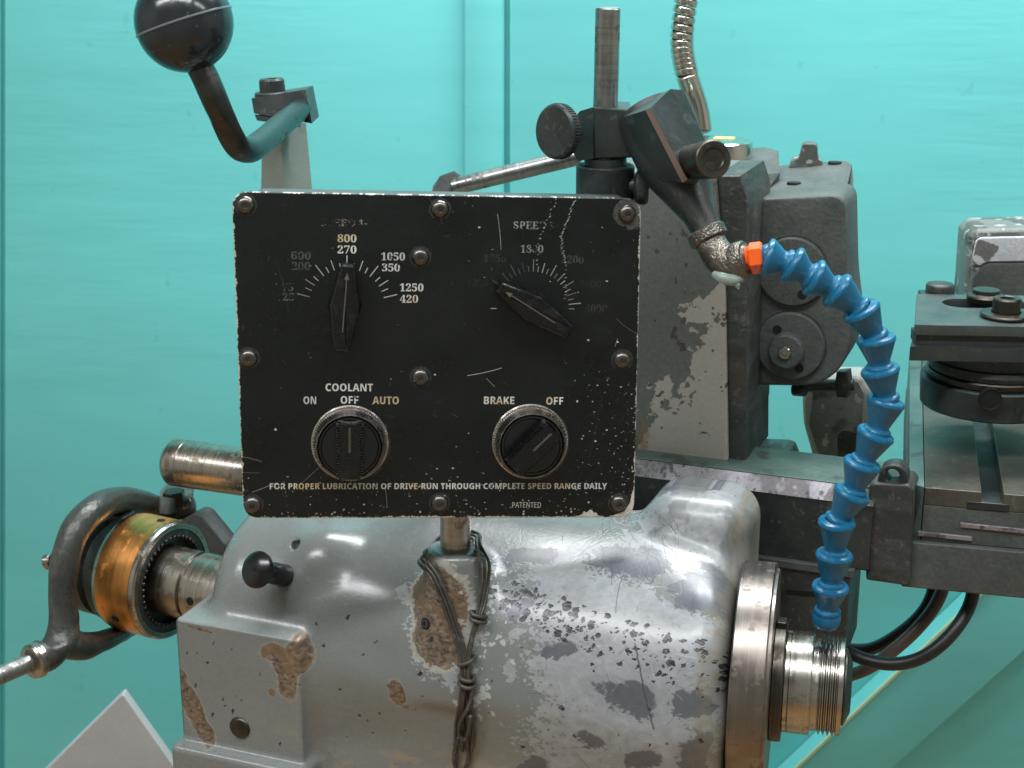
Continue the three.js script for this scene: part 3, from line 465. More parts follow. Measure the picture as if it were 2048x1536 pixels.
  const edgeD = (x, y) => { const xs = x + .0223 * y, hx = 119.6, hy = 98.4, a = Math.abs(xs) - hx + 8, b = Math.abs(y - 0) - hy + 8; return 8 - (Math.sqrt(Math.max(a, 0) ** 2 + Math.max(b, 0) ** 2) + Math.min(Math.max(a, b), 0)); };
  return surf([W, H], 1, (u, v, px, py) => {
    const i = ((H - 1 - py) * W + px) * 4, x = u * PW - PW / 2, y = v * PH - PH / 2;
    const n1 = fbm(u, v, 8, 4, 501) - .5, n2 = fbm(u, v, 60, 3, 502) - .5, n3 = fbm(u, v, 300, 2, 503) - .5;
    let c = [11 + n1 * 8 + n3 * 7, 16 + n1 * 8 + n3 * 7, 17 + n1 * 7 + n3 * 7, .34 + n1 * .25 + n2 * .15, 0, .7 + n3 * .15];
    const ta = TD[i + 3] / 255; if (ta > 0) { let er = .15, al = 1; for (const f of fade) if (x > f[0] && x < f[1] && y > f[2] && y < f[3]) { al = f[4]; er = f[5]; break; } const e = sm(er - .04, er + .12, .5 + n2 * .75 + n3 * .35 + n1 * .25), sepia = sm(.05, .25, n1 + n2 * .4); c = mix(c, [...mix([214, 214, 206], [196, 172, 132], sepia), .5, 0, .75], ta * e * al); }
    for (const [sx, sy] of screws) { if (Math.abs(x - sx) > 11 || Math.abs(y - sy) > 11) continue; const d = Math.sqrt((x - sx) ** 2 + (y - sy) ** 2); if (d < 11) { let w = sm(6.9 + n2 * .8, 6.3 + n2 * .8, d) * .5; if (sx > 109 && sy > 80) w = Math.max(w, sm(8.4, 7.9, d + n2 * 2 - (x > sx && y < sy + 2 ? 1.6 : 0)) * .75); c = mix(c, [88 + n3 * 60, 86 + n3 * 60, 82 + n3 * 60, .55, .2, .6], w); } }
    if (x > 112 && y > 78 && y < 96) c = mix(c, [88 + n3 * 60, 86 + n3 * 60, 82 + n3 * 60, .55, .2, .6], sm(112, 113, x + n2 * 2) * sm(78, 82, y + n2 * 4) * .7);
    for (const [sx, sy] of dials) { const d = Math.sqrt((x - sx - 1) ** 2 + (y - sy + 1.5) ** 2); if (d < 27) c = mix(c, [96 + n3 * 80, 84 + n3 * 80, 72 + n3 * 70, .7, 0, .75], sm(23.8 + n2 * 2.5, 22.4 + n2 * 2, d) * (.45 + n2)); }
    const wa = SD[i + 3] / 255; if (wa > 0) c = mix(c, [206 + n3 * 60, 202 + n3 * 60, 190 + n3 * 60, .55, .1, .35], wa);
    const ed = edgeD(x, y), lim = (y < -90 ? .75 : y > 90 ? .2 : .4) + n2 * 1.7 + n3 * 1.2;
    c = mix(c, [196 + n3 * 50, 194 + n3 * 50, 184 + n3 * 50, .45, .35, .4], sm(lim + .15, lim - .15, ed));
    return c;
  }, { bump: .00022 });
})();
{
  const outl = [[-122.2, 98.4], [-117.4, -98.4], [121.7, -98.5], [117.9, 98.5]].map(([x, y]) => new THREE.Vector2(x * PS / 1000, y * PS / 1000));
  const g = extrude(roundShape(outl, .009), .004, .0006), p = g.attributes.position, uv = g.attributes.uv;
  for (let i = 0; i < p.count; i++) uv.setXY(i, (p.getX(i) * 1000 / PS + PW / 2) / PW, (p.getY(i) * 1000 / PS + PH / 2) / PH);
  g.userData.keepUV = true; const gg = crease(g, 40).applyMatrix4(PF.m); gg.userData.keepUV = true;
  part(panel, 'face_plate', gg, panelMat);
  part(panel, 'housing', box(PF, -.098, .1, -.07, .086, -.04, -.0042, .004), M.castdark);
  for (const [x, y] of [[-114.3, 90.8], [-1.5, 90.3], [109.6, 89.5], [-12.6, 61.9], [-113.4, .5], [110.2, .9], [-11.6, -10.4], [-111.9, -89.7], [1, -88.9], [111.6, -89.2]]) {
    const b = mm(x, y), rz = rr(0, 1), prof = [[-.001, .0046], [.0002, .0047], [.0010, .0045], [.0019, .0038], [.0025, .0029], [.0027, .0022], [.0027, .0018]];
    const s = part(panel, 'screw', rev(b, PF.z, prof, 40, 40), M.screw);
    part(s, 'hex_socket', rev(b, PF.z.clone(), [[.0027, .0023], [.0025, .00165], [.0009, .0016], [.0008, 0]], 6, 12).rotateOnAxis ? rev(b, PF.z, [[.0027, .0023], [.0025, .00165], [.0009, .0016], [.0008, 0]], 6, 12) : rev(b, PF.z, [[.0027, .0023], [.0025, .00165], [.0009, .0016], [.0008, 0]], 6, 12), M.screw); void rz;
  }
  // pointer knobs: kite shaped handle over a round base
  const pointer = (cx, cy, tipx, tipy, label) => {
    const dx = tipx - cx, dy = tipy - cy, a = Math.atan2(dy, dx) - Math.PI / 2, c = Math.cos(a), s = Math.sin(a);
    const T = (x, y) => new THREE.Vector2((cx + x * c - y * s) * PS / 1000, (cy + x * s + y * c) * PS / 1000);
    const out = [[-3.7, 25.6], [3.7, 25.6], [8.8, 1], [4.6, -25.6], [-4.6, -25.6], [-8.8, 1]].map(p => T(...p)); if (THREE.ShapeUtils.isClockWise(out)) out.reverse();
    const k = part(panel, 'pointer_knob', crease(extrude(roundShape(out, .0012), .0135, .0022, .0142).applyMatrix4(PF.m), 30), M.bakelite, label);
    part(k, 'skirt', rev(mm(cx, cy), PF.z, [[0, .0088], [.004, .0085], [.006, .0078], [.0062, 0]], 40), M.bakelite);
    const bar = [[-.3, -14], [.3, -14], [.3, 17.5], [-.3, 17.5]].map(p => T(...p)), tri = [[-1.5, 17], [1.5, 17], [0, 21]].map(p => T(...p)); for (const q of [bar, tri]) if (THREE.ShapeUtils.isClockWise(q)) q.reverse();
    part(k, 'arrow', [extrude(roundShape(bar), .0006, 0, .0144).applyMatrix4(PF.m), extrude(roundShape(tri), .0006, 0, .01445).applyMatrix4(PF.m)], M.markline);
  };
  // the handle stands 14 mm proud, so its own axis is given at the plate
  pointer(-56.9, 33.2, -55.0, 59, 'black pointer knob turned straight up');
  pointer(54.7, 33.2, 32.2, 46.9, 'black pointer knob turned to the upper left');
  const selector = (cx, cy, deg, label) => {
    const b = mm(cx, cy);
    const s = part(panel, 'selector_switch', rev(b, PF.z, [[0, .0206], [.0012, .0206], [.0018, .0199], [.003, .0197], [.0036, .0192], [.0058, .0187], [.0092, .018], [.0112, .0177], [.0116, .0174], [.0112, .017], [.004, .0169]], 96, 28), M.bezel, label);
    const tee = []; for (let i = 0; i < 90; i++) { const a = i / 90 * 6.2832; tee.push(box(new Frame(b.clone().addScaledVector(PF.x, Math.cos(a) * .0197).addScaledVector(PF.y, Math.sin(a) * .0197), PF.x.clone().multiplyScalar(-Math.sin(a)).addScaledVector(PF.y, Math.cos(a)), PF.z), -.00035, .00035, .0016, .0034, -.0006, .0006, .0001)); }
    part(s, 'knurl', tee, M.bezel).userData.kind = 'stuff';
    part(s, 'knob', rev(b, PF.z, [[.002, .0168], [.0098, .0168], [.0108, .0162], [.0112, .0152], [.0108, .0146], [.0104, 0]], 72, 30), M.knobblack);
    const a = deg * RAD, f = new Frame(b.clone(), PF.x.clone().multiplyScalar(Math.cos(a)).addScaledVector(PF.y, Math.sin(a)), PF.y.clone().multiplyScalar(Math.cos(a)).addScaledVector(PF.x, -Math.sin(a)));
    part(s, 'grip', convex([[-.0064, .0104], [-.0052, .0206]].flatMap(([x, z]) => [[x, -.0148, z], [-x, -.0148, z], [x, .0146, z], [-x, .0146, z]]).map(([x, y, z]) => f.w(x, y, z)), 10), M.bakelite);
    const ser = []; for (let i = 0; i < 20; i++) for (const sd of [-1, 1]) ser.push(box(f, sd > 0 ? .0046 : -.0071, sd > 0 ? .0071 : -.0046, -.0138 + i * .0014, -.0131 + i * .0014, .0103, .0196, .0002));
    part(s, 'serration', ser, M.bakelite).userData.kind = 'stuff';
    part(s, 'mark', box(f, -.0006, .0006, -.0005, .0128, .0200, .02085, .0003), plain([72, 68, 62], .5));
  };
  selector(-53.5, -51, 0, 'coolant selector switch with its grip upright'); selector(55.5, -49.8, -45, 'brake selector switch with its grip turned right');
    const pb = LF.w(-.2085, .07, .047); part(panel, 'support_post', cyl(pb, V(pb.x, pb.y + .05, pb.z - .002), .0087), M.steelold);
}
// ---------------------------------------------------------------- tied wires hung round the post
{
  const t = thing('tied_wire_bundle', 'grey wires looped round the post and knotted in front of the headstock', 'wires', hit(935, 1340).p);
  const S = (px, py, l = .002) => hit(px, py, l).p, r = .00098;
  const pc = LF.w(-.2085, 0, .047), loopY = at(885, 1085, .89).y;
  const lp = (a, dy, R = .0112) => { const p = pc.clone(); p.addScaledVector(LF.x, Math.sin(a) * R).addScaledVector(LF.z, Math.cos(a) * R); p.y = loopY + dy; return p; };
  const wire = (pts, rad = r, seg = 90) => part(t, 'wire', sweep(pts.map(p => [p, rad]), seg, 10), M.wire);
  for (let i = 0; i < 3; i++) {
    const o = i * 7, R = .0112 + i * .0018, dy = i * .0012;
    wire([lp(3.0, .008 + dy, R), lp(2.4, .008 + dy, R), lp(1.7, .005 + dy, R), S(948 + o * 1.2, 1110 + o, .004), S(954 + o, 1160, .003), S(953 + o, 1200, .003), S(949 + o * .6, 1236, .004), S(942 + o * .3, 1270, .004), S(932 + o * .6, 1330, .003 + i * .0012), S(928 + o, 1390, .002), S(926 + o * 1.6, 1440, .002), S(928 + o * 1.3, 1498, .002)]);
    wire([lp(-2.9, .006 + dy, R), lp(-2.2, .005 + dy, R), lp(-1.5, .001 + dy, R), S(849 + o * .6, 1120 - o * .6, .0032), S(868 + o, 1150, .0032), S(884 + o * .9, 1190, .0028), S(900 + o * .9, 1240, .0028), S(917 + o * .8, 1290, .0032), S(926 + o * .9, 1340, .0045), S(922 + o * .5, 1400, .003), S(914 + o * 1.2, 1450, .0022), S(915 + o * 1.6, 1500 - i * 14, .0022)]);
  }
  const wrap = (cx, cy, w, h, n, tilt) => { for (let k = 0; k < n; k++) { const P = []; for (let i = 0; i < 10; i++) { const a = i / 10 * 6.283, q = hit(cx + Math.cos(a) * w, cy + k * h + Math.sin(a) * 3 + Math.cos(a) * tilt, .0034 + .0034 * Math.sin(a)); P.push([q.p, .00118]); } P.push([P[0][0], .00118]); const g = sweep(P.slice(0, 10), 60, 10, true); part(t, 'knot', g, M.wire); } };
  wrap(955, 1228, 16, 11, 2, 5); wrap(935, 1318, 16, 14, 1, -6); wrap(936, 1352, 15, 13, 2, 4);
  wire([S(952, 1368, .005), S(944, 1400, .0055), S(928, 1430, .0055), S(925, 1456, .005), S(934, 1470, .005), S(944, 1452, .0055), S(946, 1420, .0055)], .0012, 60);
  wire([S(920, 1470, .0022), S(911, 1505, .002), S(915, 1532, .002), S(926, 1540, .002), S(938, 1520, .002), S(938, 1485, .002)], .0012, 60);
}
// ---------------------------------------------------------------- feed lever with ball, and its bracket post
{
  const t = thing('ball_lever', 'black ball lever with bent rod clamped in a dark block', 'lever', at(560, 215, 1.04));
  const bc = at(368, 44, .84), n = at(398, 128, .845), dir = n.clone().sub(bc).normalize(), R = .0268, prof = [];
  for (let i = 0; i <= 40; i++) { const a = i / 40 * Math.PI, x = -Math.cos(a) * R; const k = Math.abs(a - 1.6) < .024 ? .0005 : 0; prof.push([x, Math.max(0, Math.sin(a) * R - k)]); }
  const bl = part(t, 'ball_knob', rev(bc, dir, prof.map(p => [p[0] * 1.02, p[1]]), 72, 60), M.ball);
  part(bl, 'seam_bead', rev(bc, dir, [[-.001, R - .0006], [-.0004, R + .0005], [.0004, R + .0005], [.001, R - .0006]], 72, 60), plain([104, 112, 114], .3));
  part(t, 'bent_rod', sweep([[at(392, 120, .846), .0074], [at(408, 150, .848), .0075], [at(438, 218, .854), .0075], [at(462, 272, .86), .0075], [at(477, 294, .868), .0075], [at(497, 300, .882), .0075], [at(522, 285, .91), .0075], [at(560, 252, .97), .0075], [at(603, 217, 1.035), .0075]], 110, 28), M.rod);
  const f = frameAt(560, 218, 1.04, -10, 4);
  part(t, 'clamp_block', [convex([at(503, 197, 1.04), at(611, 179, 1.025), at(624, 247, 1.025), at(508, 227, 1.04), at(626, 171, 1.065), at(638, 233, 1.065), at(530, 187, 1.08), at(530, 230, 1.08)], 12), convex([at(509, 229.5, 1.04), at(600, 246, 1.028), at(514, 241, 1.04), at(600, 254, 1.028), at(560, 228, 1.075), at(600, 232, 1.07), at(520, 240, 1.075)], 12)], M.black);
  const bt = at(546, 192, 1.05); part(t, 'bolt', rev(bt, V(-.05, 1, 0), [[-.003, .0124], [.0022, .0124], [.003, .0116], [.003, .0088], [.0105, .0086], [.0118, .0076], [.0118, .0042], [.0098, .004], [.0098, 0]], 40), M.black);
  const b = thing('lever_bracket', 'grey painted upright bracket below the lever block behind the panel', 'bracket', at(580, 395, 1.08));
  part(b, 'post', convex([at(524, 262, 1.08), at(562, 246, 1.06), at(612, 246, 1.1), at(574, 252, 1.13), at(514, 930, 1.14), at(585, 940, 1.11), at(676, 936, 1.16), at(606, 930, 1.2)], 15), worn({ c: [124, 128, 120], r: .5, m: 0, vary: .14, grain: .05 }, [{ f: 9, t: .66, s: .05, a: .4, c: [96, 98, 92], r: .5, m: 0 }], { seed: 131 }));
}
// ---------------------------------------------------------------- steel tube, silver rod
{
  const a = at(347, 924, 1.05), d = LF.x;
  const t = thing('steel_tube', 'plain round steel tube jutting left from behind the panel', 'tube', a);
  part(t, 'tube', rev(a, d, [[-.003, .0], [-.003, .0128], [-.0022, .0136], [0, .0158], [.001, .0162], [.010, .0162], [.0103, .0159], [.0106, .0162], [.16, .0162], [.16, 0]], 72), M.steelold);
  const r = thing('linkage_rod', 'grey steel rod slanting up between the panel and the clamp stand', 'rod', at(900, 376, 1.07));
  part(r, 'rod', cyl(at(905, 374, 1.07), at(1160, 312, 1.05), .0061), M.rodlight);
  part(r, 'end_lug', convex([at(866, 372, 1.06), at(880, 352, 1.06), at(908, 342, 1.065), at(920, 350, 1.07), at(928, 370, 1.07), at(926, 392, 1.07), at(862, 394, 1.06), at(905, 345, 1.09), at(930, 372, 1.09), at(880, 394, 1.09)], 15), M.castdark);
  part(r, 'stem', cyl(at(896, 384, 1.076), at(896, 930, 1.12), .008), M.castdark);
}
// ---------------------------------------------------------------- coolant clamp stand
{
  const D = .86, t = thing('coolant_clamp_stand', 'dark clamp stand with upright steel rod holding the coolant pipe', 'clamp stand', at(1209, 440, D));
  const top = at(1216, 15, D - .034), foot = at(1209, 300, D - .011);
  const rod = part(t, 'upright_rod', rev(foot, top.clone().sub(foot), [[-.043, .00679], [top.distanceTo(foot) - .00077, .00679], [top.distanceTo(foot), .00619], [top.distanceTo(foot), 0]], 48), M.rodlight);
  // letters cut by hand in the rod
  const E2 = []; const stroke = (pts) => { const P = pts.map(([x, y]) => { const c = at(1213 - (y - 100) * .0172, y, D - .0262 + (y - 100) * .00008), off = (x - 1213) * D / FOC; const z = Math.sqrt(Math.max(.00679 ** 2 - off * off, 1e-8)); return [c.add(V(off, 0, z * 1.0 + .00017)), .00029]; }); E2.push(sweep(P, 20, 6)); };
  stroke([[1196, 76], [1200, 80], [1203, 74]]); stroke([[1198, 88], [1202, 92], [1199, 96]]); stroke([[1194, 105], [1203, 108], [1211, 104]]); stroke([[1194, 112], [1199, 118], [1196, 125]]); stroke([[1200, 122], [1197, 128]]);
  part(rod, 'scribed_mark', E2, plain([198, 196, 190], .35, .8));
  const cf = frameAt(1195, 268, .8385, -4, 0);
  part(t, 'clamp_block', [slab(frameAt(1222, 268, .83592, 3), [[1186, 214], [1262, 219], [1266, 316], [1187, 319]], .0387, { bev: .00172 }), convex([at(1187, 214, .83592), at(1187, 318, .83592), at(1160, 222, .84452), at(1147, 238, .8514), at(1143, 300, .8514), at(1156, 322, .84624), at(1190, 216, .87032), at(1150, 236, .8686), at(1146, 300, .8686), at(1187, 318, .8686)], 12)], M.black); void cf;
  part(t, 'collar', rev(at(1209, 440, D), V(0, 1, 0), [[-.0172, 0], [-.0172, .01625], [.03027, .01625], [.03096, .01557], [.03096, .01204], [.03483, .01161], [.03483, 0]], 64), M.black);
  // knurled thumb knobs
  const knob = (c, dir, R, th, lab) => {
    const k = part(t, 'thumb_knob', rev(c, dir, [[-th - .0086, 0], [-th - .0086, R * .42], [-th - .00086, R * .45], [-th, R * .72], [-th + .00086, R * .97], [-th + .00138, R], [-.00138, R], [-.00069, R * .97], [0, R * .9], [.00009, 0]], 64, 28), M.black, lab);
    const d = dir.clone().normalize(), u = d.clone().cross(V(0, 1, 0)).normalize(), w = d.clone().cross(u), g = [];
    for (let i = 0; i < 56; i++) { const a = i / 56 * 6.2832, n = u.clone().multiplyScalar(Math.cos(a)).addScaledVector(w, Math.sin(a)), p = c.clone().addScaledVector(n, R); g.push(cyl(p.clone().addScaledVector(d, -.00155), p.clone().addScaledVector(d, -th + .00155), .00036, .00036, .00009, 6)); }
    part(k, 'knurl', g, M.black).userData.kind = 'stuff';
  };
  knob(at(1107, 263, .8299), V(-.72, .0688, .69), .01479, .00731, 'large knurled thumb knob at the left of the clamp');
  knob(at(1298, 374, .8471), V(1, -.043, .12), .00963, .00774, 'small knurled screw at the right of the collar');
  // slanted hexagonal arm, its taper and the round coupling
  const A = [at(1292, 220, .7955), at(1366, 365, .7955)], off = (p, x, y, z) => p.clone().add(V(x, y, z));
  const right = [at(1341, 178, .8127), at(1368, 180, .8213), at(1434, 338, .8213)], left = [at(1247, 234, .8213), at(1300, 356, .8213)];
  part(t, 'slanted_arm', convex([A[0], A[1], at(1299, 217, .7955), at(1372, 360, .7955), right[0], right[1], right[2], at(1404, 372, .817), left[0], left[1], at(1258, 225, .8471), at(1300, 345, .8471), at(1345, 180, .8471), at(1372, 186, .8471), at(1432, 345, .8471)], 8), M.black);
  part(t, 'worn_ridge', convex([off(at(1291, 221, .7955), 0, 0, .00052), off(at(1300, 217, .7955), 0, 0, .00052), off(at(1375, 359, .7955), 0, 0, .00052), off(at(1364, 365, .7955), 0, 0, .00052), at(1296, 224, .7998), at(1366, 355, .7998)], 10), M.brownedge);
  const c0 = at(1338, 305, .8299), c1 = at(1414, 462, .8127);
  part(t, 'taper_body', rev(c0, c1.clone().sub(c0), [[-.0258, 0], [-.0258, .01935], [.00516, .01935], [.01032, .01849], [c0.distanceTo(c1) - .01032, .00894], [c0.distanceTo(c1), .00808], [c0.distanceTo(c1), 0]], 56, 20), M.black);
  const q0 = at(1376, 325, .8084), q1 = at(1428, 318, .7783), qd = q1.clone().sub(q0), qL = qd.length();
  part(t, 'coupling', rev(q0, qd, [[-.0086, 0], [-.0086, .00912], [qL - .01032, .00912], [qL - .0098, .0098], [qL - .00086, .0098], [qL, .00912], [qL, .00568], [qL - .00069, .00516], [qL - .00069, 0]], 56), M.darksteel);
  // pipe elbow with thread sealant
  const e0 = at(1414, 470, .8127), e1 = at(1497, 517, .7998);
  const el = part(t, 'pipe_elbow', [sweep([[at(1412, 466, .8127), .0086], [at(1424, 492, .81098), .00843], [at(1440, 515, .8084), .00894], [at(1462, 527, .80496), .00826], [at(1492, 519, .80152), .00843]], 60, 28),
    rev(e0, at(1427, 497, .81184).sub(e0), [[-.00344, .00688], [-.00344, .00963], [-.00258, .01066], [.00258, .01066], [.00361, .00963], [.0043, .00774]], 48, 40),
    rev(at(1470, 525, .8041), e1.clone().sub(at(1470, 525, .8041)), [[-.00086, .00774], [0, .00963], [.00086, .01015], [.00619, .01015], [.00705, .00946], [.00705, .00602]], 48, 40)], M.pipe); void el;
  part(el, 'sealant', [sweep([[at(1428, 548, .80152), .00189], [at(1446, 556, .79808), .00292], [at(1466, 560, .79808), .0031], [at(1486, 556, .7998), .00189]], 30, 14), sweep([[at(1468, 560, .79808), .00258], [at(1475, 570, .79808), .00155], [at(1477, 578, .79808), .00052]], 20, 12)], M.sealant);
}
// ---------------------------------------------------------------- segmented coolant hose
{
  const W = [[1534, 515, .798], [1583, 529, .797], [1626, 555, .797], [1672, 579, .798], [1722, 620, .8], [1752, 677, .805], [1760, 739, .81], [1772, 802, .815], [1752, 867, .82], [1725, 926, .826], [1705, 986, .832], [1674, 1043, .838], [1669, 1109, .845], [1661, 1173, .851], [1654, 1226, .857]].map(p => at(...p));
  const t = thing('coolant_hose', 'blue jointed coolant hose curving down from an orange fitting', 'hose', W[0]);
  const R = .0102, o0 = at(1488, 519, .801), o1 = at(1528, 514, .798), od = o1.clone().sub(o0), oL = od.length();
  const fit = part(t, 'hex_fitting', rev(o0, od, [[oL * .28, .004], [oL * .28, .0071], [oL * .36, .0083], [oL * .88, .0083], [oL * .97, .0072], [oL * .97, .004]], 6, 12), M.orange, 'orange plastic hexagonal fitting');
  const th = [[-.002, .004]]; for (let i = 0; i < 4; i++) th.push([i * .0011, .0060], [i * .0011 + .0005, .0068]); th.push([.0052, .0064], [.0052, .004]);
  part(fit, 'thread', rev(o0, od, th, 40, 25), M.orange);
  const nub = part(fit, 'ball_end', rev(o1, od, [[-.002, .004], [0, .0062], [.0026, .0067], [.005, .006]], 40, 50), M.blue); void nub;
  for (let i = 0; i < 14; i++) {
    const a = W[i], b = W[i + 1], d = b.clone().sub(a).normalize(), L = a.distanceTo(b), e = .0036;
    const s = part(t, 'hose_segment', rev(a.clone().addScaledVector(d, -.0016), d, [[-.0004, R * .62], [.0002, R * .74], [.0004, R * .88], [.0009, R * .96], [.0016, R * .995], [.0020, R * 1.01], [.0029, R * 1.01], [.0036, R * .965], [L - e - .0002, R * .60], [L - e + .0006, R * .575], [L - e + .0018, R * .585], [L - e + .0024, R * .69], [L - e + .0032, R * .735], [L - e + .0046, R * .73], [L + .0016, R * .62]], 48, 24), M.blue);
    void s;
  }
  const d = W[14].clone().sub(W[13]).normalize(), n = W[14].clone().addScaledVector(d, .0012);
  part(t, 'nozzle', rev(n, d, [[-.004, R * .62], [-.002, R * .66], [-.0005, R * .74], [.0020, R * .79], [.0046, R * .76], [.0068, R * .64], [.0076, R * .45], [.0068, R * .36], [.002, R * .34], [.002, 0]], 48, 50), M.blue);
}
// ---------------------------------------------------------------- gooseneck lamp arm on its round base
{
  const t = thing('chrome_gooseneck', 'chrome ribbed gooseneck rising from a round chrome base', 'gooseneck', at(1437, 310, 1.05));
  const P = [at(1402, 262, 1.12), at(1396, 220, 1.118), at(1384, 180, 1.115), at(1374, 150, 1.11)];
  part(t, 'sleeve', sweep(P.map(p => [p, .0082]), 40, 28), M.chrome);
  const c = new THREE.CatmullRomCurve3([at(1374, 148, 1.11), at(1368, 120, 1.108), at(1364, 90, 1.105), at(1366, 50, 1.1), at(1372, 5, 1.095), at(1380, -40, 1.09)]);
  const n = 13;
  for (let i = 0; i < n; i++) { const u = (i + .5) / n, p = c.getPoint(u), d = c.getTangent(u).add(V(.12, 0, 0)).normalize(), h = c.getLength() / n; part(t, 'rib', rev(p, d, [[-h * .5, .0074], [-h * .44, .0083], [-h * .34, .0086], [h * .34, .0086], [h * .44, .0083], [h * .5, .0074]], 40, 40), M.chrome); }
  const b = at(1432, 283, 1.04);
  part(t, 'base', rev(b, V(0, 1, 0), [[-.0125, 0], [-.0125, .0240], [-.0115, .0248], [-.0015, .0248], [.0002, .0243], [.0011, .0232], [.0014, .021], [.0016, 0]], 72, 30), M.chrome);
  const sf = new Frame(at(1446, 262, 1.042), V(.97, 0, .25), V(-.25, .0, .97)); sf.o.y = b.y + .0014; part(t, 'sticker', [box(sf, -.006, .008, -.006, .006, -.0008, .0006, .0002)], M.sticker, 'small yellow sticker on the chrome base');
}
// ---------------------------------------------------------------- carriage housing, cover, lever arm
{
  const f = frameAt(1370, 927, .985), t = thing('gear_cover', 'light grey worn cover plate with dark edge right behind the panel', 'cover', f.o);
  const CX = [-.11, .15], CY = [-.02, .24], cg = slab(f, [[1212, 340], [1431, 352], [1449, 577], [1455, 932], [1270, 914], [1212, 908]], .07, { bev: .0012 });
  { const p = cg.attributes.position, uv = cg.attributes.uv; for (let i = 0; i < p.count; i++) { const q = f.toL(V(p.getX(i), p.getY(i), p.getZ(i))); uv.setXY(i, (q.x - CX[0]) / CX[1], (q.y - CY[0]) / CY[1]); } cg.userData.keepUV = true; }
  const B = [[1452, 520], [1400, 600], [1375, 660], [1345, 760], [1310, 850], [1290, 900]].map(p => f.l(...p));
  const bx = y => { for (let i = 0; i + 1 < B.length; i++) if (y >= B[i + 1].y) return B[i].x + (B[i + 1].x - B[i].x) * Math.max(0, (B[i].y - y) / (B[i].y - B[i + 1].y)) - (y > B[0].y ? (y - B[0].y) * -.9 : 0); return B[5].x - .006; };
  const DR = f.l(1288, 860);
  part(t, 'cover_plate', cg, (() => {
    const sd = 601; return surf([600, 960], 1, (u, v) => { const X = CX[0] + u * CX[1], Y = CY[0] + v * CY[1], n = fbm(u, v, 7, 6, sd, 12), n2 = fbm(u, v, 34, 3, sd + 3, 60) - .5, n4 = fbm(u, v, 130, 2, sd + 5, 200) - .5; const w = sm(-.0006, .0006, bx(Y) - X + (n - .5) * .055 + n2 * .018), pit = sm(.76, .78, fbm(u, v, 24, 3, sd + 9, 40)) * .8, dr = sm(.0045, .001, Math.abs(X - DR.x + n2 * .004)) * sm(DR.y + .012, DR.y, Y) * .5; let c = mix([164 + n4 * 12, 160 + n4 * 12, 150 + n4 * 12, .46, 0, .6], [98 + n4 * 20, 100 + n4 * 20, 96 + n4 * 20, .4, 0, .5], w); c = mix(c, [66, 62, 56, .6, .1, .3], pit); return mix(c, [132, 104, 66, .6, 0, .6], dr); }, { bump: .0002 });
  })());
  const e = part(t, 'dark_edge', slab(f, [[1434, 351], [1480, 352], [1494, 396], [1492, 936], [1459, 939], [1452, 577]], .07, { bev: .0012, z: -.0035 }), M.castpatch); void e;

  const h = frameAt(1590, 650, .985), g = thing('gear_housing', 'dark cast iron gear housing with two round recessed dials', 'gear housing', h.o);
  part(g, 'body', slab(h, [[1489, 398], [1690, 388], [1694, 560], [1704, 640], [1700, 700], [1676, 745], [1640, 768], [1600, 773], [1489, 771]], .05, { bev: .0025, r: [.001, .004, .004, .01, .012, .012, .012, .01, .001] }), M.castdark);
  part(g, 'top_deck', convex([at(1489, 399, .985), at(1690, 389, .972), at(1704, 330, 1.05), at(1690, 321, 1.055), at(1560, 331, 1.065), at(1489, 345, 1.06), at(1489, 420, .99), at(1690, 420, .975), at(1704, 420, 1.05)], 15), M.castdark);
  part(g, 'side_plate', convex([at(1696, 392, .985), at(1704, 332, 1.045), at(1707, 360, 1.05), at(1703, 560, 1.04), at(1696, 560, .99), at(1692, 470, 1.03)], 15), M.paintdark);
  part(g, 'ridge', convex([at(1444, 353, 1.0), at(1478, 356, .985), at(1512, 305, 1.05), at(1500, 296, 1.06), at(1532, 294, 1.06), at(1557, 302, 1.05), at(1560, 345, 1.02), at(1520, 400, .99), at(1490, 400, .982), at(1444, 420, 1.0), at(1460, 330, 1.03), at(1555, 380, 1.03)], 15), M.castdark);
  part(g, 'top_lug', slab(frameAt(1607, 310, 1.05, 12), [[1577, 336], [1582, 320], [1597, 316], [1604, 290], [1610, 287], [1630, 288], [1634, 294], [1636, 318], [1645, 322], [1643, 335]], .014, { r: .0015 }), M.paintdark);
  const dk = (px, py) => h.w(h.l(px, py).x, h.l(px, py).y, 0);
  const plate = (px, py, R, hubs, name) => {
    const o = dk(px, py), q = part(g, name, rev(o, h.z, [[-.002, R * 1.07], [.0006, R * 1.07], [.0006, R * 1.03], [-.0, R * 1.02], [.0002, R], [.003, R], [.0042, R * .96], [.0044, R * .9], [.0044, 0]], 72), M.castdark);
    return [q, o];
  };
  const [d1] = plate(1586, 542, .0222, 0, 'dial_disc'), [d2, o2] = plate(1582, 690, .0222, 0, 'dial_disc');
  part(d2, 'hub', rev(o2.clone().addScaledVector(h.x, -.0015).addScaledVector(h.y, -.002), h.z, [[.004, .0118], [.010, .0114], [.0115, .0102], [.012, .005], [.012, 0]], 48), M.castdark);
  part(d2, 'centre_pin', rev(o2.clone().addScaledVector(h.x, -.0015).addScaledVector(h.y, -.002), h.z, [[.0118, .0042], [.0135, .0042], [.0142, .0036], [.0142, .0022], [.0125, .002], [.0125, 0]], 32), M.steel);
  for (const [p, px, py] of [[d1, 1607, 586], [d2, 1557, 656], [d2, 1601, 733]]) part(p, 'spanner_hole', rev(dk(px, py), h.z, [[.0047, 0], [.0047, .0026], [.0049, .0029], [.004, .003]], 20), M.hole);
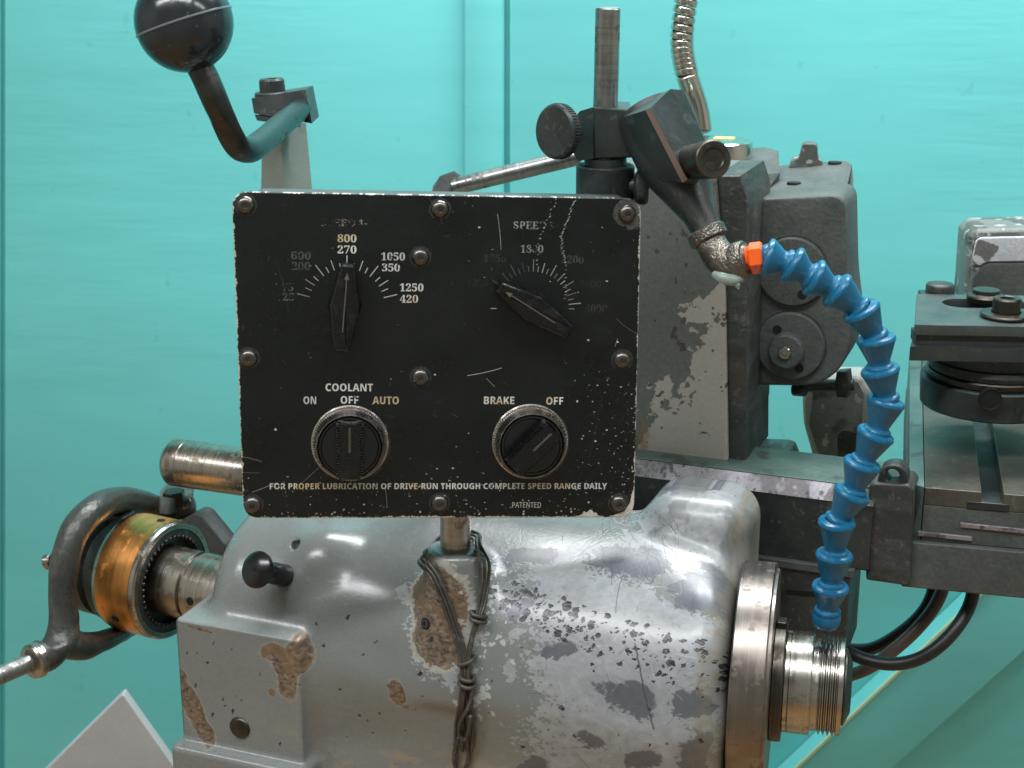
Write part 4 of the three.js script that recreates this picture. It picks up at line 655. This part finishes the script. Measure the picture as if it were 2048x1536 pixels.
  for (const [px, py, d] of [[1588, 366, 1.01], [1670, 325, 1.05]]) part(g, 'top_hole', rev(at(px, py, d), V(0, 1, 0), [[.0006, 0], [.0006, .0045], [-.001, .0048]], 24), M.hole);
  part(g, 'rear_web', slab(frameAt(1510, 830, 1.02), [[1494, 768], [1528, 768], [1527, 800], [1520, 840], [1506, 902], [1494, 925]], .02, { r: .002 }), M.paintdark);
  part(g, 'foot', slab(frameAt(1540, 912, 1.0, 20.8), [[1490, 903], [1562, 906], [1574, 911], [1582, 930], [1490, 930]], .03, { r: .001 }), M.bedtop);
  for (const [px, py] of [[1702, 440], [1703, 520]]) part(g, 'side_screw', rev(at(px, py, 1.015), V(.94, 0, .35), [[0, .003], [.002, .003], [.0026, .002], [.0026, 0]], 20), M.black);

  const a = frameAt(1665, 840, 1.1), l = thing('change_lever_arm', 'grey cast lever arm standing behind the blue hose', 'lever arm', a.o);
  part(l, 'arm', slab(a, [[1613, 772], [1640, 752], [1722, 752], [1737, 782], [1736, 845], [1718, 935], [1632, 945], [1605, 850], [1602, 795]], .03, { bev: .005, r: .004 }), M.paint);
  part(l, 'slot_recess', slab(a, [[1676, 935], [1674, 872], [1686, 860], [1716, 866], [1722, 935]], .004, { bev: .0005, z: .0009 }), M.black);
  part(l, 'face_plate', slab(a, [[1626, 778], [1640, 764], [1716, 762], [1728, 786], [1724, 850], [1712, 930], [1646, 936], [1618, 850]], .003, { bev: .0006, z: .0006, r: .002 }), M.paintdark);
  const s = thing('stop_bolt', 'dark stop bolt with square nut under the gear housing', 'bolt', at(1665, 770, 1.06));
  part(s, 'shank', cyl(at(1595, 773, 1.05), at(1709, 770, 1.04), .0042), M.black);
  part(s, 'nut', slab(frameAt(1682, 770, 1.036, 30), [[1672, 744], [1694, 742], [1698, 776], [1692, 797], [1672, 795], [1668, 770]], .01, { bev: .0014 }), M.black);
  part(s, 'stub', cyl(at(1586, 778, 1.04), at(1612, 780, 1.035), .0046), M.black);
}
// ---------------------------------------------------------------- bed slide, guard, block under it
{
  const e = new Frame(at(1666, 1003, .93), LF.x, V(0, 1, 0)), t = thing('bed_slide', 'long dark steel slide with a bright worn edge strip passing behind the headstock', 'slide bar', e.o);
  const bar = (yz, x0, x1) => convex([x0, x1].flatMap(x => yz.map(([y, z]) => e.w(x, y, z))), 12);
  part(t, 'bar', bar([[0, 0], [-.041, 0], [-.041, -.06], [.0078, -.06], [.0078, -.0082], [.0076, -.0080]], -.40, .024), M.black);
  part(t, 'bevel', bar([[.0004, .0008], [.0086, -.0078], [.006, -.0085], [0, -.002]], -.40, .012), M.bright, 'bright worn bevel strip');
  part(t, 'top_face', box(e, -.4, .024, .0074, .0092, -.058, -.0086, .0004), M.bedtop);
  part(t, 'ledge', box(e, -.3, .016, -.0465, -.0412, -.05, .004, .0008), M.castdark);
  part(t, 'lower_rail', box(e, .0, .03, -.0445, -.036, -.05, -.006, .0005), M.black);
  const b = thing('tailstock_block', 'dark steel block with a short slot behind the spindle nose', 'block', e.w(-.02, -.1, 0));
  part(b, 'block', box(e, -.1, .0135, -.104, -.0468, -.05, .002, .001), M.castpatch);
  part(b, 'slot', slab(new Frame(e.o, e.x, e.y), [[1573, 1179], [1640, 1185], [1640, 1194], [1573, 1188]], .002, { z: .0026, bev: .0003 }), M.hole);
  const g = frameAt(1780, 1060, .925), u = thing('slide_guard', 'dark worn guard plate with top eye beside the cross slide', 'guard', g.o);
  part(u, 'plate', slab(g, [[1737, 972], [1745, 966], [1818, 970], [1827, 980], [1821, 1171], [1815, 1173], [1731, 1161]], .028, { bev: .002, r: .002 }), M.castpatch);
  part(u, 'eye', slab(g, [[1752, 972], [1760, 938], [1778, 929], [1800, 931], [1814, 945], [1817, 972]], .014, { z: -.003, bev: .0015, r: .004, holes: [[1785, 953, .0042]] }), M.black);
}
// ---------------------------------------------------------------- cross slide with its tool block
{
  const f = frameAt(1850, 975, .92, 14), t = thing('cross_slide', 'dark steel cross slide with a tee slot at the right edge', 'cross slide', f.w(.03, -.065, -.1));
  const X1 = .11, Z1 = -.33, sx = (px, py) => f.l(px, py).x, s0 = sx(1963, 990), s1 = sx(2007, 995);
  part(t, 'left_top', box(f, 0, s0, -.011, 0, Z1, 0, .0006), M.darkplate = worn({ c: [84, 82, 75], r: .38, m: .35, vary: .4 }, [{ f: 5, t: .58, s: .1, a: .5, c: [112, 98, 82], r: .4, m: .6 }, { f: 34, t: .72, s: .02, a: .6, c: [140, 138, 132], r: .35, m: .7 }], { seed: 107, bump: .0001 }));
  part(t, 'right_top', box(f, s1, X1, -.011, 0, Z1, 0, .0006), M.darkplate);
  part(t, 'body', box(f, 0, X1, -.034, -.0112, Z1, -.0002, .0006), M.castdark);
  part(t, 'slot_floor', box(f, s0 - .0001, s1 + .0001, -.0113, -.0095, Z1, -.002, .0003), M.black);
  part(t, 'slot_foot', box(f, s0 - .008, s1 + .004, -.0112, -.0062, -.004, .0006, .0008), M.black);
  part(t, 'lower_step', box(f, -.0095, X1, -.064, -.0342, Z1, .004, .0012), M.castdark);
  for (const [a, b, c, d, z] of [[1836, 1063, 1945, 1074, .0001], [1921, 1046, 2060, 1060, .0001]]) part(t, 'gib_strip', slab(f, [[a, b], [c, d], [c, d + 9], [a, b + 9]], .003, { z: .0012 + z, bev: .0005 }), M.bright);
  part(t, 'left_cheek', convex([f.w(-.0005, .0, 0), f.w(-.0005, -.034, 0), f.w(-.009, -.002, -.012), f.w(-.006, -.034, -.002), f.w(-.0005, 0, Z1), f.w(-.0005, -.034, Z1), f.w(-.009, -.002, Z1), f.w(-.009, -.034, Z1)], 15), M.bedtop);  // teal tone puts the light reflected off the wall into the colour

  const cx = at(1984, 742, .985), r = thing('tool_post', 'black tool block with slot and washered bolt on a round swivel', 'tool post', cx);
  part(r, 'swivel', rev(cx, V(0, 1, 0), [[-.022, 0], [-.022, .0425], [-.021, .0435], [-.004, .0445], [-.003, .0436], [-.003, .038], [.002, .037], [.0026, .0395], [.0055, .0405], [.0085, .0395], [.009, .037], [.03, .037]], 96), M.black);
  part(r, 'swivel_ring', rev(cx, V(0, 1, 0), [[-.0028, .036], [-.0022, .0408], [.0012, .0412], [.002, .0404], [.0022, .036]], 96), M.darksteel);
  { const p = at(1981, 798, .942); part(r, 'swivel_hole', rev(p, V(-.02, -.05, 1), [[.0008, 0], [.0008, .006], [.0014, .0066], [-.002, .0072]], 28), M.hole); }
  const b = frameAt(1829, 649, .935, 4), L = .12;
  const sl = b.l(1940, 607); void sl;
  const BK = new Frame(b.o, b.x, b.z.clone().negate()).l(1833, 587);
  const shp = roundShape([new THREE.Vector2(0, 0), new THREE.Vector2(L, 0), new THREE.Vector2(L, .083), new THREE.Vector2(BK.x, .083)], .0008), hole = new THREE.Path();
  const topf = new Frame(b.o, b.x, b.z.clone().negate());                   // x right, y away, z up
  const c0 = topf.l(1925, 606), c1 = topf.l(2060, 616);
  hole.moveTo(c0.x, c0.y + .0125); hole.absarc(c0.x, c0.y, .0125, Math.PI / 2, Math.PI * 1.5, false); hole.lineTo(c1.x, c0.y - .0125); hole.lineTo(c1.x, c0.y + .0125); shp.holes.push(hole);
  part(r, 'top_plate', crease(extrude(shp, .0068, .0006).applyMatrix4(topf.m), 30), worn({ c: [74, 82, 80], r: .4, m: .3, vary: .35 }, [{ f: 6, t: .6, s: .1, a: .4, c: [96, 98, 94], r: .45, m: .4 }], { seed: 127, bump: .0001 }));  // lighter teal grey than M.black: wall reflection on the top, painted in
  part(r, 'neck', box(b, .02, L, -.0135, -.007, -.08, -.006, .0004), M.hole);
  part(r, 'bottom_plate', convex([-.0222, -.0136].flatMap(y => [b.w(-.002, y, .002), b.w(L, y, .002), b.w(L, y, -.08), b.w(BK.x + .002, y, -.08)]), 10), M.black);
  part(r, 'front_neck', box(b, .002, L, -.0137, -.0067, -.02, -.003, .0004), M.black);
  const w = at(2014, 606, .95); const up = V(0, 1, 0); w.y = b.o.y + .0003;
  const bt = part(r, 'washer', rev(w, up, [[0, .006], [0, .0148], [.0006, .0156], [.0016, .0158], [.0026, .015], [.0032, .0092]], 64), M.darksteel);
  part(bt, 'bolt_head', rev(w, up, [[.003, .0085], [.0112, .0085], [.0122, .0078], [.0122, .0056], [.0122, .0054]], 48), M.darksteel);
  part(bt, 'hex_socket', rev(w, up, [[.0123, .0058], [.0118, .0048], [.006, .0046], [.006, 0]], 6, 12), M.black);
  const w2 = topf.w(topf.l(1958, 588).x, .066, 0); w2.y = b.o.y;
  part(r, 'rear_washer', rev(w2, up, [[0, .0118], [.003, .0122], [.004, .0115], [.005, .009], [.0075, .0085], [.0078, 0]], 48), M.darksteel);
  part(r, 'rear_shelf', box(topf, BK.x + .004, BK.x + .028, .0832, .1, -.008, -.001, .0008), M.black);
  const hb = topf.w(BK.x + .017, .093, -.001); part(r, 'round_head', rev(hb, up, [[0, .0094], [.0046, .0094], [.006, .0084], [.0068, .005], [.007, 0]], 40, 50), M.black);

  const k = frameAt(1990, 530, 1.12, 6), c = thing('rear_casting', 'rounded grey casting with chipped paint behind the tool block', 'casting', k.o);
  part(c, 'shell', slab(k, [[1938, 474], [1955, 458], [2200, 452], [2200, 640], [1926, 640]], .05, { bev: .006, r: [.006, .006, .006, .002, .002] }), M.paintdark);
  part(c, 'top_band', slab(k, [[1944, 520], [1952, 482], [1962, 475], [2200, 470], [2200, 521], [1972, 524], [1958, 534]], .003, { z: .0018, bev: .001, r: .003 }), worn({ c: [196, 200, 206], r: .45, m: 0, vary: .12 }, [{ f: 8, t: .6, s: .015, c: [112, 112, 108], r: .5, m: 0 }], { seed: 113, tile: .12 }));
  part(c, 'recess', slab(k, [[1946, 556], [1960, 538], [1975, 527], [2200, 524], [2200, 640], [1946, 640]], .003, { z: .0016, bev: .0008, r: .003 }), M.castdark);
}
// ---------------------------------------------------------------- cables under the slide, grey sheet
{
  const mk = (lab, pts, r, m) => { const t = thing('black_cable', lab, 'cable', at(...pts[2])); part(t, 'sheath', sweep(pts.map(p => [at(...p), r]), 90, 16), m); };
  mk('black cable uppermost of the three drooping under the cross slide', [[1640, 1290, 1.03], [1699, 1299, 1.02], [1744, 1297, 1.01], [1798, 1268, 1.0], [1840, 1231, 1.0], [1862, 1195, 1.0], [1872, 1150, 1.0]], .0042, M.rubber);
  mk('thin brown grey cable crossing behind the thick black one', [[1640, 1364, 1.01], [1699, 1351, 1.0], [1741, 1334, .99], [1784, 1303, .98], [1830, 1262, .975], [1866, 1218, .975], [1886, 1175, .975], [1892, 1120, .975]], .0041, M.rubberbrown);
  mk('thick black cable in a deep loop under the cross slide', [[1640, 1286, .985], [1693, 1304, .97], [1741, 1322, .96], [1784, 1328, .955], [1828, 1321, .95], [1870, 1299, .945], [1911, 1258, .945], [1940, 1208, .95], [1952, 1150, .95]], .0042, M.rubber);
  const f = frameAt(245, 1388, 1.36, 0), t = thing('grey_sheet', 'pale grey sheet corner poking up below the collet closer', 'sheet', f.o);
  part(t, 'sheet', slab(f, [[245, 1388], [-60, 1690], [330, 2050], [480, 1720]], .012, { bev: .001, r: [.003, .003, .003, .003] }), M.sheet);
}
renderer.render(scene, camera);
